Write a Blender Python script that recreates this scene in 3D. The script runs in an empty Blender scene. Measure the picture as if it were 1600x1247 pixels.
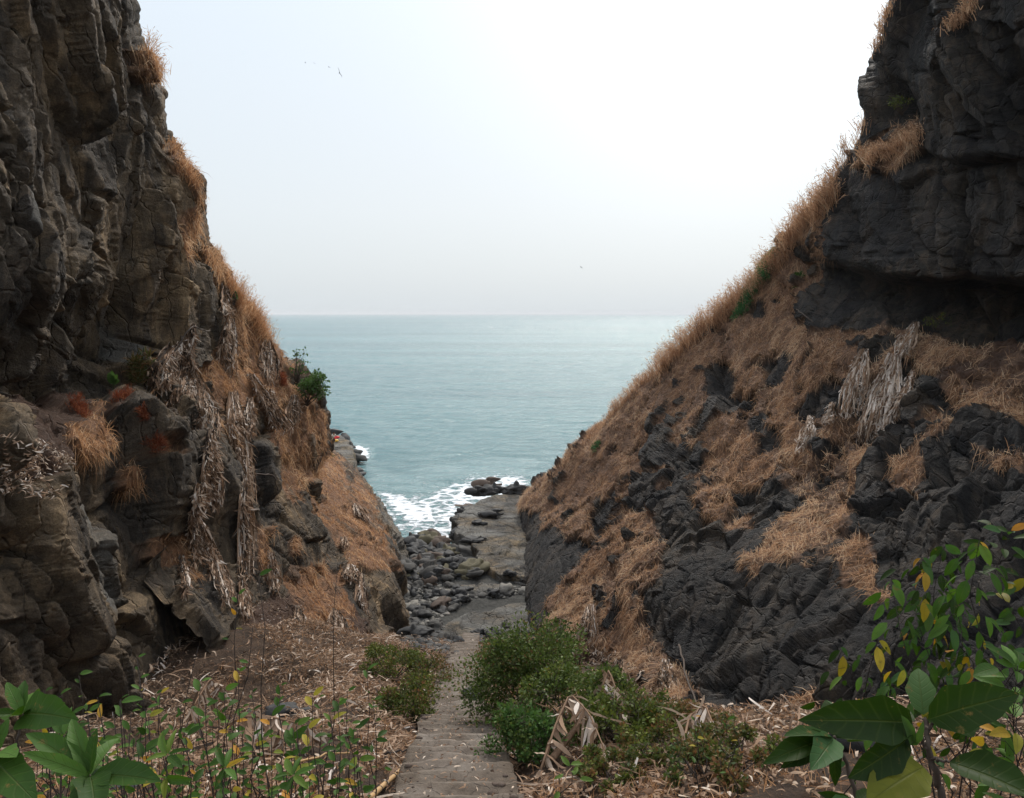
import bpy, bmesh, math, random
import numpy as np
from mathutils import Vector
STEP = 2.0
rng = np.random.default_rng(7); random.seed(7)
R = math.radians
# ------------------------------------------------------------------ camera frame
F, PITCH, EYE = 1256.0, R(6.07), 17.8       # focal length in px of a 1600 px wide frame; eye 17.8 m above the sea
cp, sp = math.cos(PITCH), math.sin(PITCH)
def P(px, py, D):
    """point seen at (px,py) lying D metres ahead (horizontal distance)"""
    u, v = px - 800.0, 623.5 - py
    fw = F * cp + v * sp; up = v * cp - F * sp
    s = D / fw
    return np.array([u * s, D, EYE + up * s])
def proj(V):
    y, z = V[:, 1], V[:, 2] - EYE
    zc = y * cp - z * sp; vc = z * cp + y * sp
    zc = np.where(zc < .1, .1, zc)
    return 800 + F * V[:, 0] / zc, 623.5 - F * vc / zc, zc
# ------------------------------------------------------------------ noise
def hsh(ix, iy, iz, k=0):
    h = (ix.astype(np.int64) * 374761393 + iy.astype(np.int64) * 668265263 + iz.astype(np.int64) * 2147483647 + k * 974711) & 0xffffffff
    h = ((h ^ (h >> 13)) * 1274126177) & 0xffffffff
    h = ((h ^ (h >> 16)) * 2246822519) & 0xffffffff
    return ((h ^ (h >> 15)) & 0xffffff) / float(0xffffff)
def vnoise(p, k=0):
    i = np.floor(p).astype(np.int64); f = p - i; f = f * f * (3 - 2 * f)
    r = 0
    for a in (0, 1):
        for b in (0, 1):
            for c in (0, 1):
                w = (f[:, 0] if a else 1 - f[:, 0]) * (f[:, 1] if b else 1 - f[:, 1]) * (f[:, 2] if c else 1 - f[:, 2])
                r = r + w * hsh(i[:, 0] + a, i[:, 1] + b, i[:, 2] + c, k)
    return r * 2 - 1
def fbm(p, o=4, k=0):
    r = 0; a = .5
    for j in range(o):
        r = r + a * vnoise(p * 2 ** j + j * 17.3, k + j); a *= .5
    return r
def worley(p, k=0):
    i = np.floor(p).astype(np.int64); n = len(p)
    F1 = np.full(n, 9.); F2 = np.full(n, 9.); idv = np.zeros(n); C = np.zeros((n, 3)); cell = np.zeros((n, 3), np.int64)
    for a in (-1, 0, 1):
        for b in (-1, 0, 1):
            for c in (-1, 0, 1):
                x, y, z = i[:, 0] + a, i[:, 1] + b, i[:, 2] + c
                q = np.stack([x + hsh(x, y, z, k), y + hsh(x, y, z, k + 1), z + hsh(x, y, z, k + 2)], 1)
                d = np.sqrt(((q - p) ** 2).sum(1))
                m = d < F1
                F2 = np.where(m, F1, np.minimum(F2, d)); F1 = np.where(m, d, F1)
                C[m] = q[m]; cell[m] = np.stack([x, y, z], 1)[m]
    idv = hsh(cell[:, 0], cell[:, 1], cell[:, 2], k + 5)
    rv = np.stack([hsh(cell[:, 0], cell[:, 1], cell[:, 2], k + 6 + j) for j in range(3)], 1) * 2 - 1
    return F1, F2, idv, C, rv
from concurrent.futures import ThreadPoolExecutor
POOL = ThreadPoolExecutor(4)
def chunked(f):
    def g(p, *a):
        n = len(p)
        if n < 20000: return f(p, *a)
        fs = [POOL.submit(f, p[i:i + 16384], *a) for i in range(0, n, 16384)]; rs = [q.result() for q in fs]
        return tuple(np.concatenate(c) for c in zip(*rs)) if isinstance(rs[0], tuple) else np.concatenate(rs)
    return g
fbm = chunked(fbm); worley = chunked(worley)
def sm(a, b, x):
    t = np.clip((x - a) / (b - a), 0, 1); return t * t * (3 - 2 * t)
def inpoly(x, y, poly):
    r = np.zeros(len(x), bool); n = len(poly)
    for i in range(n):
        x0, y0 = poly[i]; x1, y1 = poly[(i + 1) % n]
        if y0 == y1: continue
        c = ((y0 > y) != (y1 > y)) & (x < (x1 - x0) * (y - y0) / (y1 - y0) + x0)
        r ^= c
    return r
# ------------------------------------------------------------------ mesh output
COL = bpy.context.scene.collection
def mesh_from(name, V, quads=None, tris=None, attrs=None, smooth=True):
    me = bpy.data.meshes.new(name)
    V = np.asarray(V, np.float32); me.vertices.add(len(V)); me.vertices.foreach_set('co', V.ravel())
    L = []; st = []; tot = []; o = 0
    for A, k in ((quads, 4), (tris, 3)):
        if A is not None and len(A):
            A = np.asarray(A, np.int32); L.append(A.ravel()); st.append(o + np.arange(len(A)) * k); tot.append(np.full(len(A), k)); o += A.size
    L = np.concatenate(L); st = np.concatenate(st); tot = np.concatenate(tot)
    me.loops.add(len(L)); me.loops.foreach_set('vertex_index', L)
    me.polygons.add(len(st)); me.polygons.foreach_set('loop_start', st.astype(np.int32)); me.polygons.foreach_set('loop_total', tot.astype(np.int32))
    me.polygons.foreach_set('use_smooth', np.full(len(st), smooth))
    me.update(calc_edges=True)
    for k, v in (attrs or {}).items():
        a = me.attributes.new(k, 'FLOAT', 'POINT'); a.data.foreach_set('value', np.asarray(v, np.float32))
    return me
def link(name, me, mat=None, parent=None):
    if mat and not me.materials: me.materials.append(mat)
    o = bpy.data.objects.new(name, me); COL.objects.link(o)
    if parent: o.parent = parent
    return o
def tag(o, label=None, cat=None, group=None, kind=None):
    if label: o['label'] = label
    if cat: o['category'] = cat
    if group: o['group'] = group
    if kind: o['kind'] = kind
    return o
def empty(name, loc, label, cat, group=None):
    o = bpy.data.objects.new(name, None); COL.objects.link(o); o.location = [float(c) for c in loc]
    return tag(o, label, cat, group)
class MB:
    """collects quads and triangles with one random tint per piece"""
    def __init__(s): s.V = []; s.Q = []; s.T = []; s.A = []; s.B = []; s.n = 0
    def add(s, V, Q=None, T=None, rnd=0., q=None):
        V = np.asarray(V, float).reshape(-1, 3)
        if Q is not None and len(Q): s.Q.append(np.asarray(Q) + s.n)
        if T is not None and len(T): s.T.append(np.asarray(T) + s.n)
        s.V.append(V); s.A.append(np.broadcast_to(np.asarray(rnd, float), (len(V),))); s.B.append(np.full((len(V), 2), .5) if q is None else q); s.n += len(V)
    def build(s, name, mat, parent=None, origin=None, smooth=True):
        V = np.concatenate(s.V)
        if origin is not None: V = V - np.asarray(origin)
        me = mesh_from(name, V, np.concatenate(s.Q) if s.Q else None, np.concatenate(s.T) if s.T else None, {'rnd': np.concatenate(s.A), 'q': np.concatenate(s.B)[:, 0], 't': np.concatenate(s.B)[:, 1]}, smooth)
        return link(name, me, mat, parent)
def unit(v): return v / (np.linalg.norm(v, axis=-1, keepdims=True) + 1e-9)
def tube(mb, pts, r0, r1, n=6, rnd=.5):
    pts = np.asarray(pts, float); m = len(pts)
    t = unit(np.gradient(pts, axis=0)); ref = np.array([.31, .83, .45]); a = unit(np.cross(t, ref)); b = np.cross(t, a)
    rr = np.linspace(r0, r1, m)[:, None, None]; th = np.linspace(0, 2 * math.pi, n, endpoint=False)
    V = pts[:, None] + rr * (a[:, None] * np.cos(th)[None, :, None] + b[:, None] * np.sin(th)[None, :, None])
    i, j = np.meshgrid(np.arange(m - 1), np.arange(n), indexing='ij'); i = i.ravel(); j = j.ravel(); k = (j + 1) % n
    Q = np.stack([i * n + j, i * n + k, (i + 1) * n + k, (i + 1) * n + j], 1)
    V = np.concatenate([V.reshape(-1, 3), pts[:1], pts[-1:]]); c0 = m * n; j = np.arange(n); k = (j + 1) % n
    T = np.concatenate([np.stack([k, j, np.full(n, c0)], 1), np.stack([(m - 1) * n + j, (m - 1) * n + k, np.full(n, c0 + 1)], 1)])
    mb.add(V, Q, T, rnd)
def blades(mb, root, d, L, W, droop, rnd, side=None):
    """grass blades: root (N,3), direction (N,3), length, width, droop as fraction of the length"""
    N = len(root); L = np.broadcast_to(L, (N,))[:, None]; W = np.broadcast_to(W, (N,))[:, None]; droop = np.broadcast_to(droop, (N,))[:, None]
    if side is None: side = unit(np.cross(d, rng.normal(size=(N, 3))))
    dn = np.array([[0, 0, -1.]])
    p1 = root + d * L * .55 + dn * L * droop * .22; p2 = root + d * L * .95 + dn * L * droop
    V = np.stack([root - side * W * .5, root + side * W * .5, p1 - side * W * .38, p1 + side * W * .38, p2 - side * W * .08, p2 + side * W * .08], 1)
    b = np.arange(N)[:, None] * 6
    Q = np.concatenate([b + np.array([[0, 1, 3, 2]]), b + np.array([[2, 3, 5, 4]])])
    mb.add(V.reshape(-1, 3), Q, None, np.repeat(np.broadcast_to(rnd, (N,)), 6))
def ribbons(mb, pts, W, side, rnd, cup=None, taper=True):
    """pts (N,K,3) centre lines; W width; side (N,K,3)"""
    N, K, _ = pts.shape
    prof = np.sin(np.linspace(.35, math.pi - .05, K)) ** .6 if taper else np.ones(K)
    w = np.broadcast_to(W, (N,))[:, None, None] * prof[None, :, None] * .5
    V = np.stack([pts - side * w, pts + side * w], 2).reshape(-1, 3)
    b = np.arange(N)[:, None] * (2 * K)
    Q = np.concatenate([b + np.array([[2 * k, 2 * k + 1, 2 * k + 3, 2 * k + 2]]) for k in range(K - 1)])
    mb.add(V, Q, None, np.repeat(np.broadcast_to(rnd, (N,)), 2 * K))
def leaf(mb, base, d, up, L, W, fold=.35, bend=.4, rnd=.5, n=6, petiole=.0, wave=0.):
    """one broad leaf with a midrib fold and a downward bend; base point, direction, upper side"""
    d = unit(np.asarray(d, float)); up = np.asarray(up, float); s = unit(np.cross(d, up)); up = np.cross(s, d)
    t = np.linspace(0, 1, n + 1); th = bend * t
    run = np.cumsum(np.concatenate([[0], np.cos((th[1:] + th[:-1]) / 2)])) / n * L; dr = np.cumsum(np.concatenate([[0], np.sin((th[1:] + th[:-1]) / 2)])) / n * L
    mid = np.asarray(base) + d * (run[:, None] + petiole) - up * dr[:, None]
    w = W * .5 * np.clip(np.sin(math.pi * np.clip(t, 0, 1) ** .85), 0, 1) ** .72; w[0] = W * .02; w[-1] = W * .01
    lift = up * math.sin(fold); out = s * math.cos(fold)
    wv = 1 + wave * np.sin(t * 17 + rnd * 9)
    cols = []
    for q in (-1, -.55, 0, .55, 1):
        cols.append(mid + (out * q + lift * abs(q) ** 1.3) * (w * wv if abs(q) == 1 else w)[:, None])
    V = np.stack(cols, 1).reshape(-1, 3); Q = []
    for i in range(n):
        for j in range(4): a = i * 5 + j; Q.append([a, a + 1, a + 6, a + 5])
    qt = np.stack([np.tile([-1, -.55, 0, .55, 1], n + 1), np.repeat(t, 5)], 1)
    mb.add(V, Q, None, rnd, qt)
# ------------------------------------------------------------------ materials
def M(name, build):
    m = bpy.data.materials.new(name); m.use_nodes = True; nt = m.node_tree
    b = nt.nodes['Principled BSDF']; b.inputs['Roughness'].default_value = .85
    b.inputs['Specular IOR Level'].default_value = .25
    build(nt, b); return m
def N(nt, t, **kw):
    n = nt.nodes.new(t)
    for k, v in kw.items():
        if k in n.inputs: n.inputs[k].default_value = v
        else: setattr(n, k, v)
    return n
def ramp(nt, src, stops):
    r = nt.nodes.new('ShaderNodeValToRGB'); e = r.color_ramp.elements
    while len(e) < len(stops): e.new(.5)
    for i, (p, c) in enumerate(stops): e[i].position = p; e[i].color = (*c, 1)
    nt.links.new(src, r.inputs[0]); return r.outputs[0]
def mix(nt, f, a, b, bt='MIX'):
    m = nt.nodes.new('ShaderNodeMix'); m.data_type = 'RGBA'; m.blend_type = bt
    for s, v in ((m.inputs[0], f), (m.inputs[6], a), (m.inputs[7], b)):
        if hasattr(v, 'links'): nt.links.new(v, s)
        elif isinstance(v, tuple): s.default_value = (*v, 1)
        else: s.default_value = v
    return m.outputs[2]
def mth(nt, op, a, b=0., c=False):
    m = nt.nodes.new('ShaderNodeMath'); m.operation = op; m.use_clamp = c
    for s, v in ((m.inputs[0], a), (m.inputs[1], b)):
        if hasattr(v, 'links'): nt.links.new(v, s)
        else: s.default_value = v
    return m.outputs[0]
def co(nt, scale=(1, 1, 1)):
    t = nt.nodes.new('ShaderNodeTexCoord'); m = nt.nodes.new('ShaderNodeMapping'); m.inputs['Scale'].default_value = scale
    nt.links.new(t.outputs['Object'], m.inputs[0]); return m.outputs[0]
def noise(nt, vec, s, d=5, r=.6, dist=0.):
    n = N(nt, 'ShaderNodeTexNoise', Scale=s, Detail=d, Roughness=r, Distortion=dist); nt.links.new(vec, n.inputs['Vector']); return n.outputs['Fac']
def ncol(nt, vec, s):
    n = N(nt, 'ShaderNodeTexNoise', Scale=s, Detail=3.); nt.links.new(vec, n.inputs['Vector']); return n.outputs['Color']
def attr(nt, name):
    a = nt.nodes.new('ShaderNodeAttribute'); a.attribute_name = name; return a.outputs['Fac']
def bump(nt, b, h, s, dist=.05):
    n = nt.nodes.new('ShaderNodeBump'); n.inputs['Strength'].default_value = s; n.inputs['Distance'].default_value = dist
    nt.links.new(h, n.inputs['Height']); nt.links.new(n.outputs[0], b.inputs['Normal'])
def rockmat(name, c0, c1, c2, stain, jt=(1, .6, .35), thatch=(.40, .205, .105), soil=(.10, .055, .035)):
    def f(nt, b):
        v = co(nt); vs = co(nt, (1, 1, .3))
        n1 = noise(nt, v, .45, 6, .6); n2 = noise(nt, v, 6, 6, .7); n3 = noise(nt, vs, 1.3, 5, .65, .6)
        c = ramp(nt, n1, [(.30, c0), (.52, c1), (.72, c2)])
        c = mix(nt, mth(nt, 'MULTIPLY', ramp(nt, n3, [(.47, (0, 0, 0)), (.66, (1, 1, 1))]), .75), c, stain)
        n4 = noise(nt, co(nt, (1.4, 1.4, .18)), .9, 6, .7, .3); c = mix(nt, mth(nt, 'MULTIPLY', ramp(nt, n4, [(.52, (0, 0, 0)), (.70, (1, 1, 1))]), .45), c, (stain[0] * 1.25, stain[1] * 1.15, stain[2] * 1.0))
        n5 = noise(nt, v, .22, 4, .6); c = mix(nt, .8, c, ramp(nt, n5, [(.35, (.62, .62, .66)), (.62, (1.25, 1.16, 1.02))]), 'MULTIPLY')
        c = mix(nt, .55, c, ramp(nt, n2, [(.28, (.35, .35, .35)), (.5, (.75, .75, .75)), (.72, (1.5, 1.45, 1.4))]), 'MULTIPLY')
        c = mix(nt, .6, c, ramp(nt, noise(nt, v, 26, 4, .8), [(.3, (.4, .4, .4)), (.5, (.95, .95, .95)), (.7, (1.7, 1.65, 1.55))]), 'MULTIPLY')
        vb = N(nt, 'ShaderNodeTexVoronoi', Scale=.8); nt.links.new(mix(nt, .9, co(nt, jt), ncol(nt, v, .8), 'ADD'), vb.inputs['Vector'])
        bw = N(nt, 'ShaderNodeRGBToBW'); nt.links.new(vb.outputs['Color'], bw.inputs[0]); c = mix(nt, .75, c, ramp(nt, bw.outputs[0], [(.2, (.55, .55, .58)), (.5, (1, .98, .95)), (.8, (1.75, 1.6, 1.38))]), 'MULTIPLY')
        lich = ramp(nt, noise(nt, v, 14, 4, .7), [(.66, (0, 0, 0)), (.74, (1, 1, 1))])
        c = mix(nt, mth(nt, 'MULTIPLY', lich, .35), c, (.16, .15, .13))
        pal = attr(nt, 'pale'); c = mix(nt, pal, c, mix(nt, n2, (.14, .135, .12), (.34, .33, .30)))
        so = attr(nt, 'soil'); c = mix(nt, so, c, mix(nt, noise(nt, v, 9, 6, .8), (soil[0] * .4, soil[1] * .4, soil[2] * .4), (soil[0] * 1.7, soil[1] * 1.6, soil[2] * 1.5)))
        g = attr(nt, 'grass')
        gc = ramp(nt, noise(nt, co(nt, (1, 1, .35)), 9, 6, .75), [(.3, (thatch[0] * .3, thatch[1] * .3, thatch[2] * .3)), (.5, (thatch[0] * .75, thatch[1] * .75, thatch[2] * .75)), (.7, (thatch[0] * 1.25, thatch[1] * 1.25, thatch[2] * 1.25))])
        c = mix(nt, g, c, gc)
        nt.links.new(c, b.inputs['Base Color'])
        h = mth(nt, 'ADD', mth(nt, 'MULTIPLY', noise(nt, v, 3, 8, .72), 1.), mth(nt, 'MULTIPLY', noise(nt, v, 16, 6, .85), .5))
        vo = N(nt, 'ShaderNodeTexVoronoi', Scale=1.5, feature='DISTANCE_TO_EDGE')
        wv = mix(nt, .5, co(nt, jt), ncol(nt, v, 1.5), 'ADD'); nt.links.new(wv, vo.inputs['Vector'])
        crk = mth(nt, 'MULTIPLY', mth(nt, 'MULTIPLY', mth(nt, 'SUBTRACT', 1., mth(nt, 'MULTIPLY', vo.outputs[0], 22., True)), ramp(nt, n1, [(.36, (.1, .1, .1)), (.5, (1, 1, 1))])), -.8)
        bump(nt, b, mth(nt, 'ADD', h, crk), 1., .36)
        b.inputs['Roughness'].default_value = .78
    return M(name, f)
m_rockL = rockmat('basalt_warm', (.046, .038, .031), (.115, .094, .072), (.25, .20, .14), (.34, .265, .18))
m_rockR = rockmat('basalt_dark', (.019, .019, .020), (.034, .033, .033), (.064, .058, .055), (.10, .084, .072), jt=(1, .7, .7), thatch=(.34, .20, .125))
m_shore = rockmat('shore_rock', (.035, .034, .034), (.10, .092, .078), (.22, .19, .14), (.27, .22, .15))
def leafm(name, stops, trans=.25, rough=.6, spec=.3):
    def f(nt, b):
        c = ramp(nt, attr(nt, 'rnd'), stops)
        c = mix(nt, .35, c, ramp(nt, noise(nt, co(nt), 30, 3), [(.3, (.6, .6, .6)), (.7, (1.25, 1.25, 1.25))]), 'MULTIPLY')
        nt.links.new(c, b.inputs['Base Color']); b.inputs['Roughness'].default_value = rough; b.inputs['Specular IOR Level'].default_value = spec
        if trans:
            t = nt.nodes.new('ShaderNodeBsdfTranslucent'); nt.links.new(c, t.inputs[0]); ms = nt.nodes.new('ShaderNodeMixShader'); ms.inputs[0].default_value = trans
            nt.links.new(b.outputs[0], ms.inputs[1]); nt.links.new(t.outputs[0], ms.inputs[2]); nt.links.new(ms.outputs[0], nt.nodes['Material Output'].inputs[0])
    return M(name, f)
m_grass = leafm('dry_grass', [(0, (.18, .10, .055)), (.35, (.48, .25, .12)), (.7, (.68, .40, .21)), (1, (.85, .62, .40))], .42, .8, .1)
m_grassR = leafm('dry_grass_far', [(0, (.13, .075, .045)), (.35, (.42, .24, .135)), (.7, (.62, .39, .235)), (1, (.78, .59, .40))], .42, .8, .1)
m_red = leafm('red_weed', [(0, (.14, .035, .02)), (.5, (.27, .075, .035)), (1, (.40, .17, .08))], .25, .8, .1)
m_greenturf = leafm('green_creeper', [(0, (.03, .09, .025)), (.6, (.06, .17, .05)), (1, (.12, .26, .09))], .25)
m_dead = leafm('dead_leaf', [(0, (.03, .02, .014)), (.3, (.12, .07, .04)), (.6, (.32, .20, .125)), (.85, (.52, .40, .30)), (1, (.66, .57, .49))], .2, .75, .15)
m_litter = leafm('leaf_litter', [(0, (.05, .028, .016)), (.35, (.18, .10, .058)), (.7, (.38, .26, .17)), (1, (.74, .62, .50))], .15, .75, .15)
m_bush = leafm('bush_leaf', [(0, (.045, .062, .010)), (.45, (.095, .128, .020)), (.8, (.18, .20, .03)), (.93, (.16, .19, .035)), (1, (.24, .14, .04))], .3)
m_bushd = leafm('bush_leaf_dark', [(0, (.03, .048, .008)), (.5, (.075, .112, .020)), (.85, (.14, .185, .035)), (1, (.14, .17, .05))], .3)
m_bushb = leafm('bush_leaf_bright', [(0, (.035, .08, .015)), (.6, (.07, .145, .028)), (1, (.13, .22, .055))], .3)
m_bushy = leafm('bush_leaf_rusty', [(0, (.05, .08, .02)), (.4, (.12, .12, .03)), (.7, (.19, .11, .04)), (1, (.27, .12, .05))], .3)
def bl(name, g, tip, vein):
    def f(nt, b):
        c = ramp(nt, attr(nt, 'rnd'), g)
        c = mix(nt, mth(nt, 'MULTIPLY', ramp(nt, noise(nt, co(nt), 19, 5, .7), [(.62, (0, 0, 0)), (.68, (1, 1, 1))]), .7), c, (.16, .10, .03))
        c = mix(nt, .4, c, ramp(nt, noise(nt, co(nt), 14, 4), [(.3, (.65, .65, .65)), (.7, (1.25, 1.25, 1.25))]), 'MULTIPLY')
        q = mth(nt, 'ABSOLUTE', attr(nt, 'q')); t_ = attr(nt, 't')
        mid = mth(nt, 'SUBTRACT', 1., mth(nt, 'MULTIPLY', q, 14.), True)
        sv = mth(nt, 'POWER', mth(nt, 'ABSOLUTE', mth(nt, 'SINE', mth(nt, 'ADD', mth(nt, 'MULTIPLY', t_, 22.), mth(nt, 'MULTIPLY', q, -4.)))), 30.)
        vein_ = mth(nt, 'MAXIMUM', mid, mth(nt, 'MULTIPLY', sv, .3)); c = mix(nt, mth(nt, 'MULTIPLY', vein_, .42), c, (.085, .10, .025))
        bump(nt, b, mth(nt, 'MULTIPLY', vein_, -1.), .5, .004)
        nt.links.new(c, b.inputs['Base Color']); b.inputs['Roughness'].default_value = .55; b.inputs['Specular IOR Level'].default_value = .14
        t = nt.nodes.new('ShaderNodeBsdfTranslucent'); nt.links.new(mix(nt, 1., c, (1.3, 1.5, .5), 'MULTIPLY'), t.inputs[0]); ms = nt.nodes.new('ShaderNodeMixShader'); ms.inputs[0].default_value = .3
        nt.links.new(b.outputs[0], ms.inputs[1]); nt.links.new(t.outputs[0], ms.inputs[2]); nt.links.new(ms.outputs[0], nt.nodes['Material Output'].inputs[0])
    return M(name, f)
m_big = bl('broad_leaf', [(0, (.011, .024, .003)), (.4, (.022, .048, .005)), (.62, (.045, .10, .032)), (.78, (.075, .10, .010)), (.88, (.26, .18, .02)), (1, (.42, .15, .02))], 0, 0)
m_young = bl('young_leaf', [(0, (.018, .042, .007)), (.35, (.038, .085, .011)), (.62, (.078, .15, .028)), (.78, (.14, .17, .02)), (.88, (.36, .27, .035)), (1, (.50, .20, .03))], 0, 0)
m_vein = M('leaf_vein', lambda nt, b: b.inputs['Base Color'].__setattr__('default_value', (.20, .27, .10, 1)))
def solid(name, c, rough=.8, var=.4, scale=8, bmp=.3):
    def f(nt, b):
        v = co(nt); n = noise(nt, v, scale, 5, .65)
        nt.links.new(mix(nt, n, tuple(x * (1 - var) for x in c), tuple(min(1, x * (1 + var)) for x in c)), b.inputs['Base Color']); b.inputs['Roughness'].default_value = rough
        if bmp: bump(nt, b, noise(nt, v, scale * 3, 5, .7), bmp, .02)
    return M(name, f)
m_stem = solid('bark', (.075, .055, .042)); m_stemg = solid('green_stem', (.09, .10, .045)); m_dark = solid('dark_twig', (.03, .022, .018))
m_bamboo = solid('bamboo', (.42, .26, .12), .6, .35, 5, .15)
m_boul = [solid('boulder_grey', (.062, .058, .052), .8, .6, 3, .6), solid('boulder_olive', (.115, .10, .06), .8, .55, 3, .6), solid('boulder_dark', (.038, .037, .036), .7, .5, 3, .6), solid('boulder_pale', (.20, .185, .16), .85, .5, 3, .6), solid('boulder_brown', (.085, .06, .045), .8, .5, 3, .6)]
m_white = solid('white_plastic', (.75, .77, .78), .5, .1, 8, 0)
m_birdm = solid('bird_plumage', (.02, .02, .022)); m_skin = solid('skin', (.22, .12, .075)); m_hair = solid('hair', (.012, .01, .009))
m_shirt = solid('pale_shirt', (.62, .60, .52), .8, .1); m_trou = solid('grey_trousers', (.12, .13, .13)); m_redc = solid('red_cloth', (.55, .03, .04), .7, .2); m_yel = solid('yellow_cloth', (.72, .42, .08), .7, .2)
def pathf(nt, b):
    v = co(nt); n = noise(nt, v, 1.6, 6, .65); n2 = noise(nt, v, 14, 6, .75)
    c = ramp(nt, n, [(.3, (.085, .064, .048)), (.5, (.155, .124, .098)), (.7, (.225, .19, .155))])
    c = mix(nt, .7, c, ramp(nt, n2, [(.28, (.45, .43, .4)), (.5, (.9, .9, .9)), (.7, (1.3, 1.3, 1.3))]), 'MULTIPLY')
    vo = N(nt, 'ShaderNodeTexVoronoi', Scale=1.7, feature='DISTANCE_TO_EDGE'); wv = mix(nt, .35, v, ncol(nt, v, 3.), 'ADD'); nt.links.new(wv, vo.inputs['Vector'])
    k = mth(nt, 'SUBTRACT', 1., mth(nt, 'MULTIPLY', vo.outputs[0], 55., True))
    c = mix(nt, attr(nt, 'dirt_shade'), c, mix(nt, n2, (.045, .032, .022), (.13, .095, .065)))
    c = mix(nt, mth(nt, 'MULTIPLY', attr(nt, 'nose'), .7), c, (.30, .25, .20))  # pale tread edges: light catching the nosings, put into the colour
    nt.links.new(mix(nt, mth(nt, 'MULTIPLY', k, .4), c, (.06, .048, .038)), b.inputs['Base Color'])
    bump(nt, b, mth(nt, 'SUBTRACT', mth(nt, 'ADD', n2, n), mth(nt, 'MULTIPLY', k, .6)), .6, .05)
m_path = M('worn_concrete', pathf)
def groundf(nt, b):
    v = co(nt)
    c = ramp(nt, noise(nt, v, 1.2, 6, .7), [(.3, (.055, .036, .024)), (.5, (.13, .08, .05)), (.7, (.22, .145, .095))])
    c = mix(nt, .8, c, ramp(nt, noise(nt, v, 18, 6, .8), [(.3, (.35, .33, .3)), (.5, (.8, .8, .8)), (.7, (1.6, 1.5, 1.4))]), 'MULTIPLY')
    c = mix(nt, attr(nt, 'beach'), c, ramp(nt, noise(nt, v, 3, 6, .8), [(.3, (.03, .03, .028)), (.7, (.13, .125, .11))]))
    nt.links.new(c, b.inputs['Base Color']); bump(nt, b, noise(nt, v, 7, 9, .85), 1., .25)
m_ground = M('soil', groundf)
def seaf(nt, b):
    v = co(nt); vx = co(nt, (.5, 1., 1.))
    w1 = noise(nt, vx, .38, 5, .62, .8); w2 = noise(nt, vx, 1.6, 5, .65, .5); w3 = noise(nt, vx, .045, 3, .5)
    big = noise(nt, co(nt, (.25, 1, 1)), .012, 3, .5)
    c = ramp(nt, big, [(.35, (.028, .115, .130)), (.65, (.055, .165, .175))])
    f = attr(nt, 'foam')
    fn = noise(nt, v, .55, 8, .72, 1.4)
    vo = N(nt, 'ShaderNodeTexVoronoi', Scale=.8, feature='DISTANCE_TO_EDGE'); wv = mix(nt, 1.5, v, ncol(nt, v, .7), 'ADD'); nt.links.new(wv, vo.inputs['Vector'])
    lace = mth(nt, 'SUBTRACT', .16, mth(nt, 'MULTIPLY', vo.outputs[0], .8))
    s = mth(nt, 'ADD', mth(nt, 'ADD', fn, lace), f)
    fm = ramp(nt, s, [(.0, (0, 0, 0)), (.985, (0, 0, 0)), (1., (1, 1, 1))]); 
    s2 = mth(nt, 'MULTIPLY', mth(nt, 'SUBTRACT', s, .98), 6., True)
    gate = mth(nt, 'MULTIPLY', f, 8., True)
    fm = mth(nt, 'MULTIPLY', s2, gate)
    milky = mth(nt, 'MULTIPLY', gate, .35)
    c = mix(nt, milky, c, (.22, .33, .33))
    c = mix(nt, fm, c, (.82, .85, .87)); nt.links.new(c, b.inputs['Base Color'])
    nt.links.new(mth(nt, 'ADD', mth(nt, 'MULTIPLY', fm, .6), .22), b.inputs['Roughness']); b.inputs['Specular IOR Level'].default_value = .5; b.inputs['IOR'].default_value = 1.33
    h = mth(nt, 'ADD', mth(nt, 'ADD', mth(nt, 'MULTIPLY', w1, 1.), mth(nt, 'MULTIPLY', w2, .3)), mth(nt, 'MULTIPLY', w3, 3.))
    bump(nt, b, mth(nt, 'ADD', h, mth(nt, 'MULTIPLY', fm, .15)), 1., 1.1)
m_sea = M('sea_water', seaf)
# ------------------------------------------------------------------ lofted cliffs
def cat(Pc, ns, axis):
    Pc = np.moveaxis(Pc, axis, 0); n = len(Pc)
    E = np.concatenate([2 * Pc[:1] - Pc[1:2], Pc, 2 * Pc[-1:] - Pc[-2:-1]]); out = []
    for i in range(n - 1):
        p0, p1, p2, p3 = E[i], E[i + 1], E[i + 2], E[i + 3]
        t = np.linspace(0, 1, ns[i], endpoint=False).reshape((-1,) + (1,) * (Pc.ndim - 1))
        tn = .35  # tight spline: cardinal with low tension so that ledges stay where they were set
        m1, m2 = (p2 - p0) * tn, (p3 - p1) * tn
        h = (2 * t ** 3 - 3 * t ** 2 + 1) * p1 + (t ** 3 - 2 * t ** 2 + t) * m1 + (-2 * t ** 3 + 3 * t ** 2) * p2 + (t ** 3 - t ** 2) * m2
        out.append(h)
    out.append(Pc[-1:]); return np.moveaxis(np.concatenate(out), 0, axis)
def counts(G, axis, step, lo, hi):
    x, y, _ = proj(G.reshape(-1, 3)); x = np.clip(x, -500, 2100); y = np.clip(y, -400, 1600)
    s = np.stack([x, y], 1).reshape(G.shape[:2] + (2,)); d = np.linalg.norm(np.diff(s, axis=axis), axis=2)
    d3 = np.linalg.norm(np.diff(G, axis=axis), axis=2) * 6
    m = np.maximum(d, np.minimum(d3, 60)).max(axis=1 - axis)
    return [int(np.clip(v / step, lo, hi)) for v in m]
CL = {}
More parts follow.
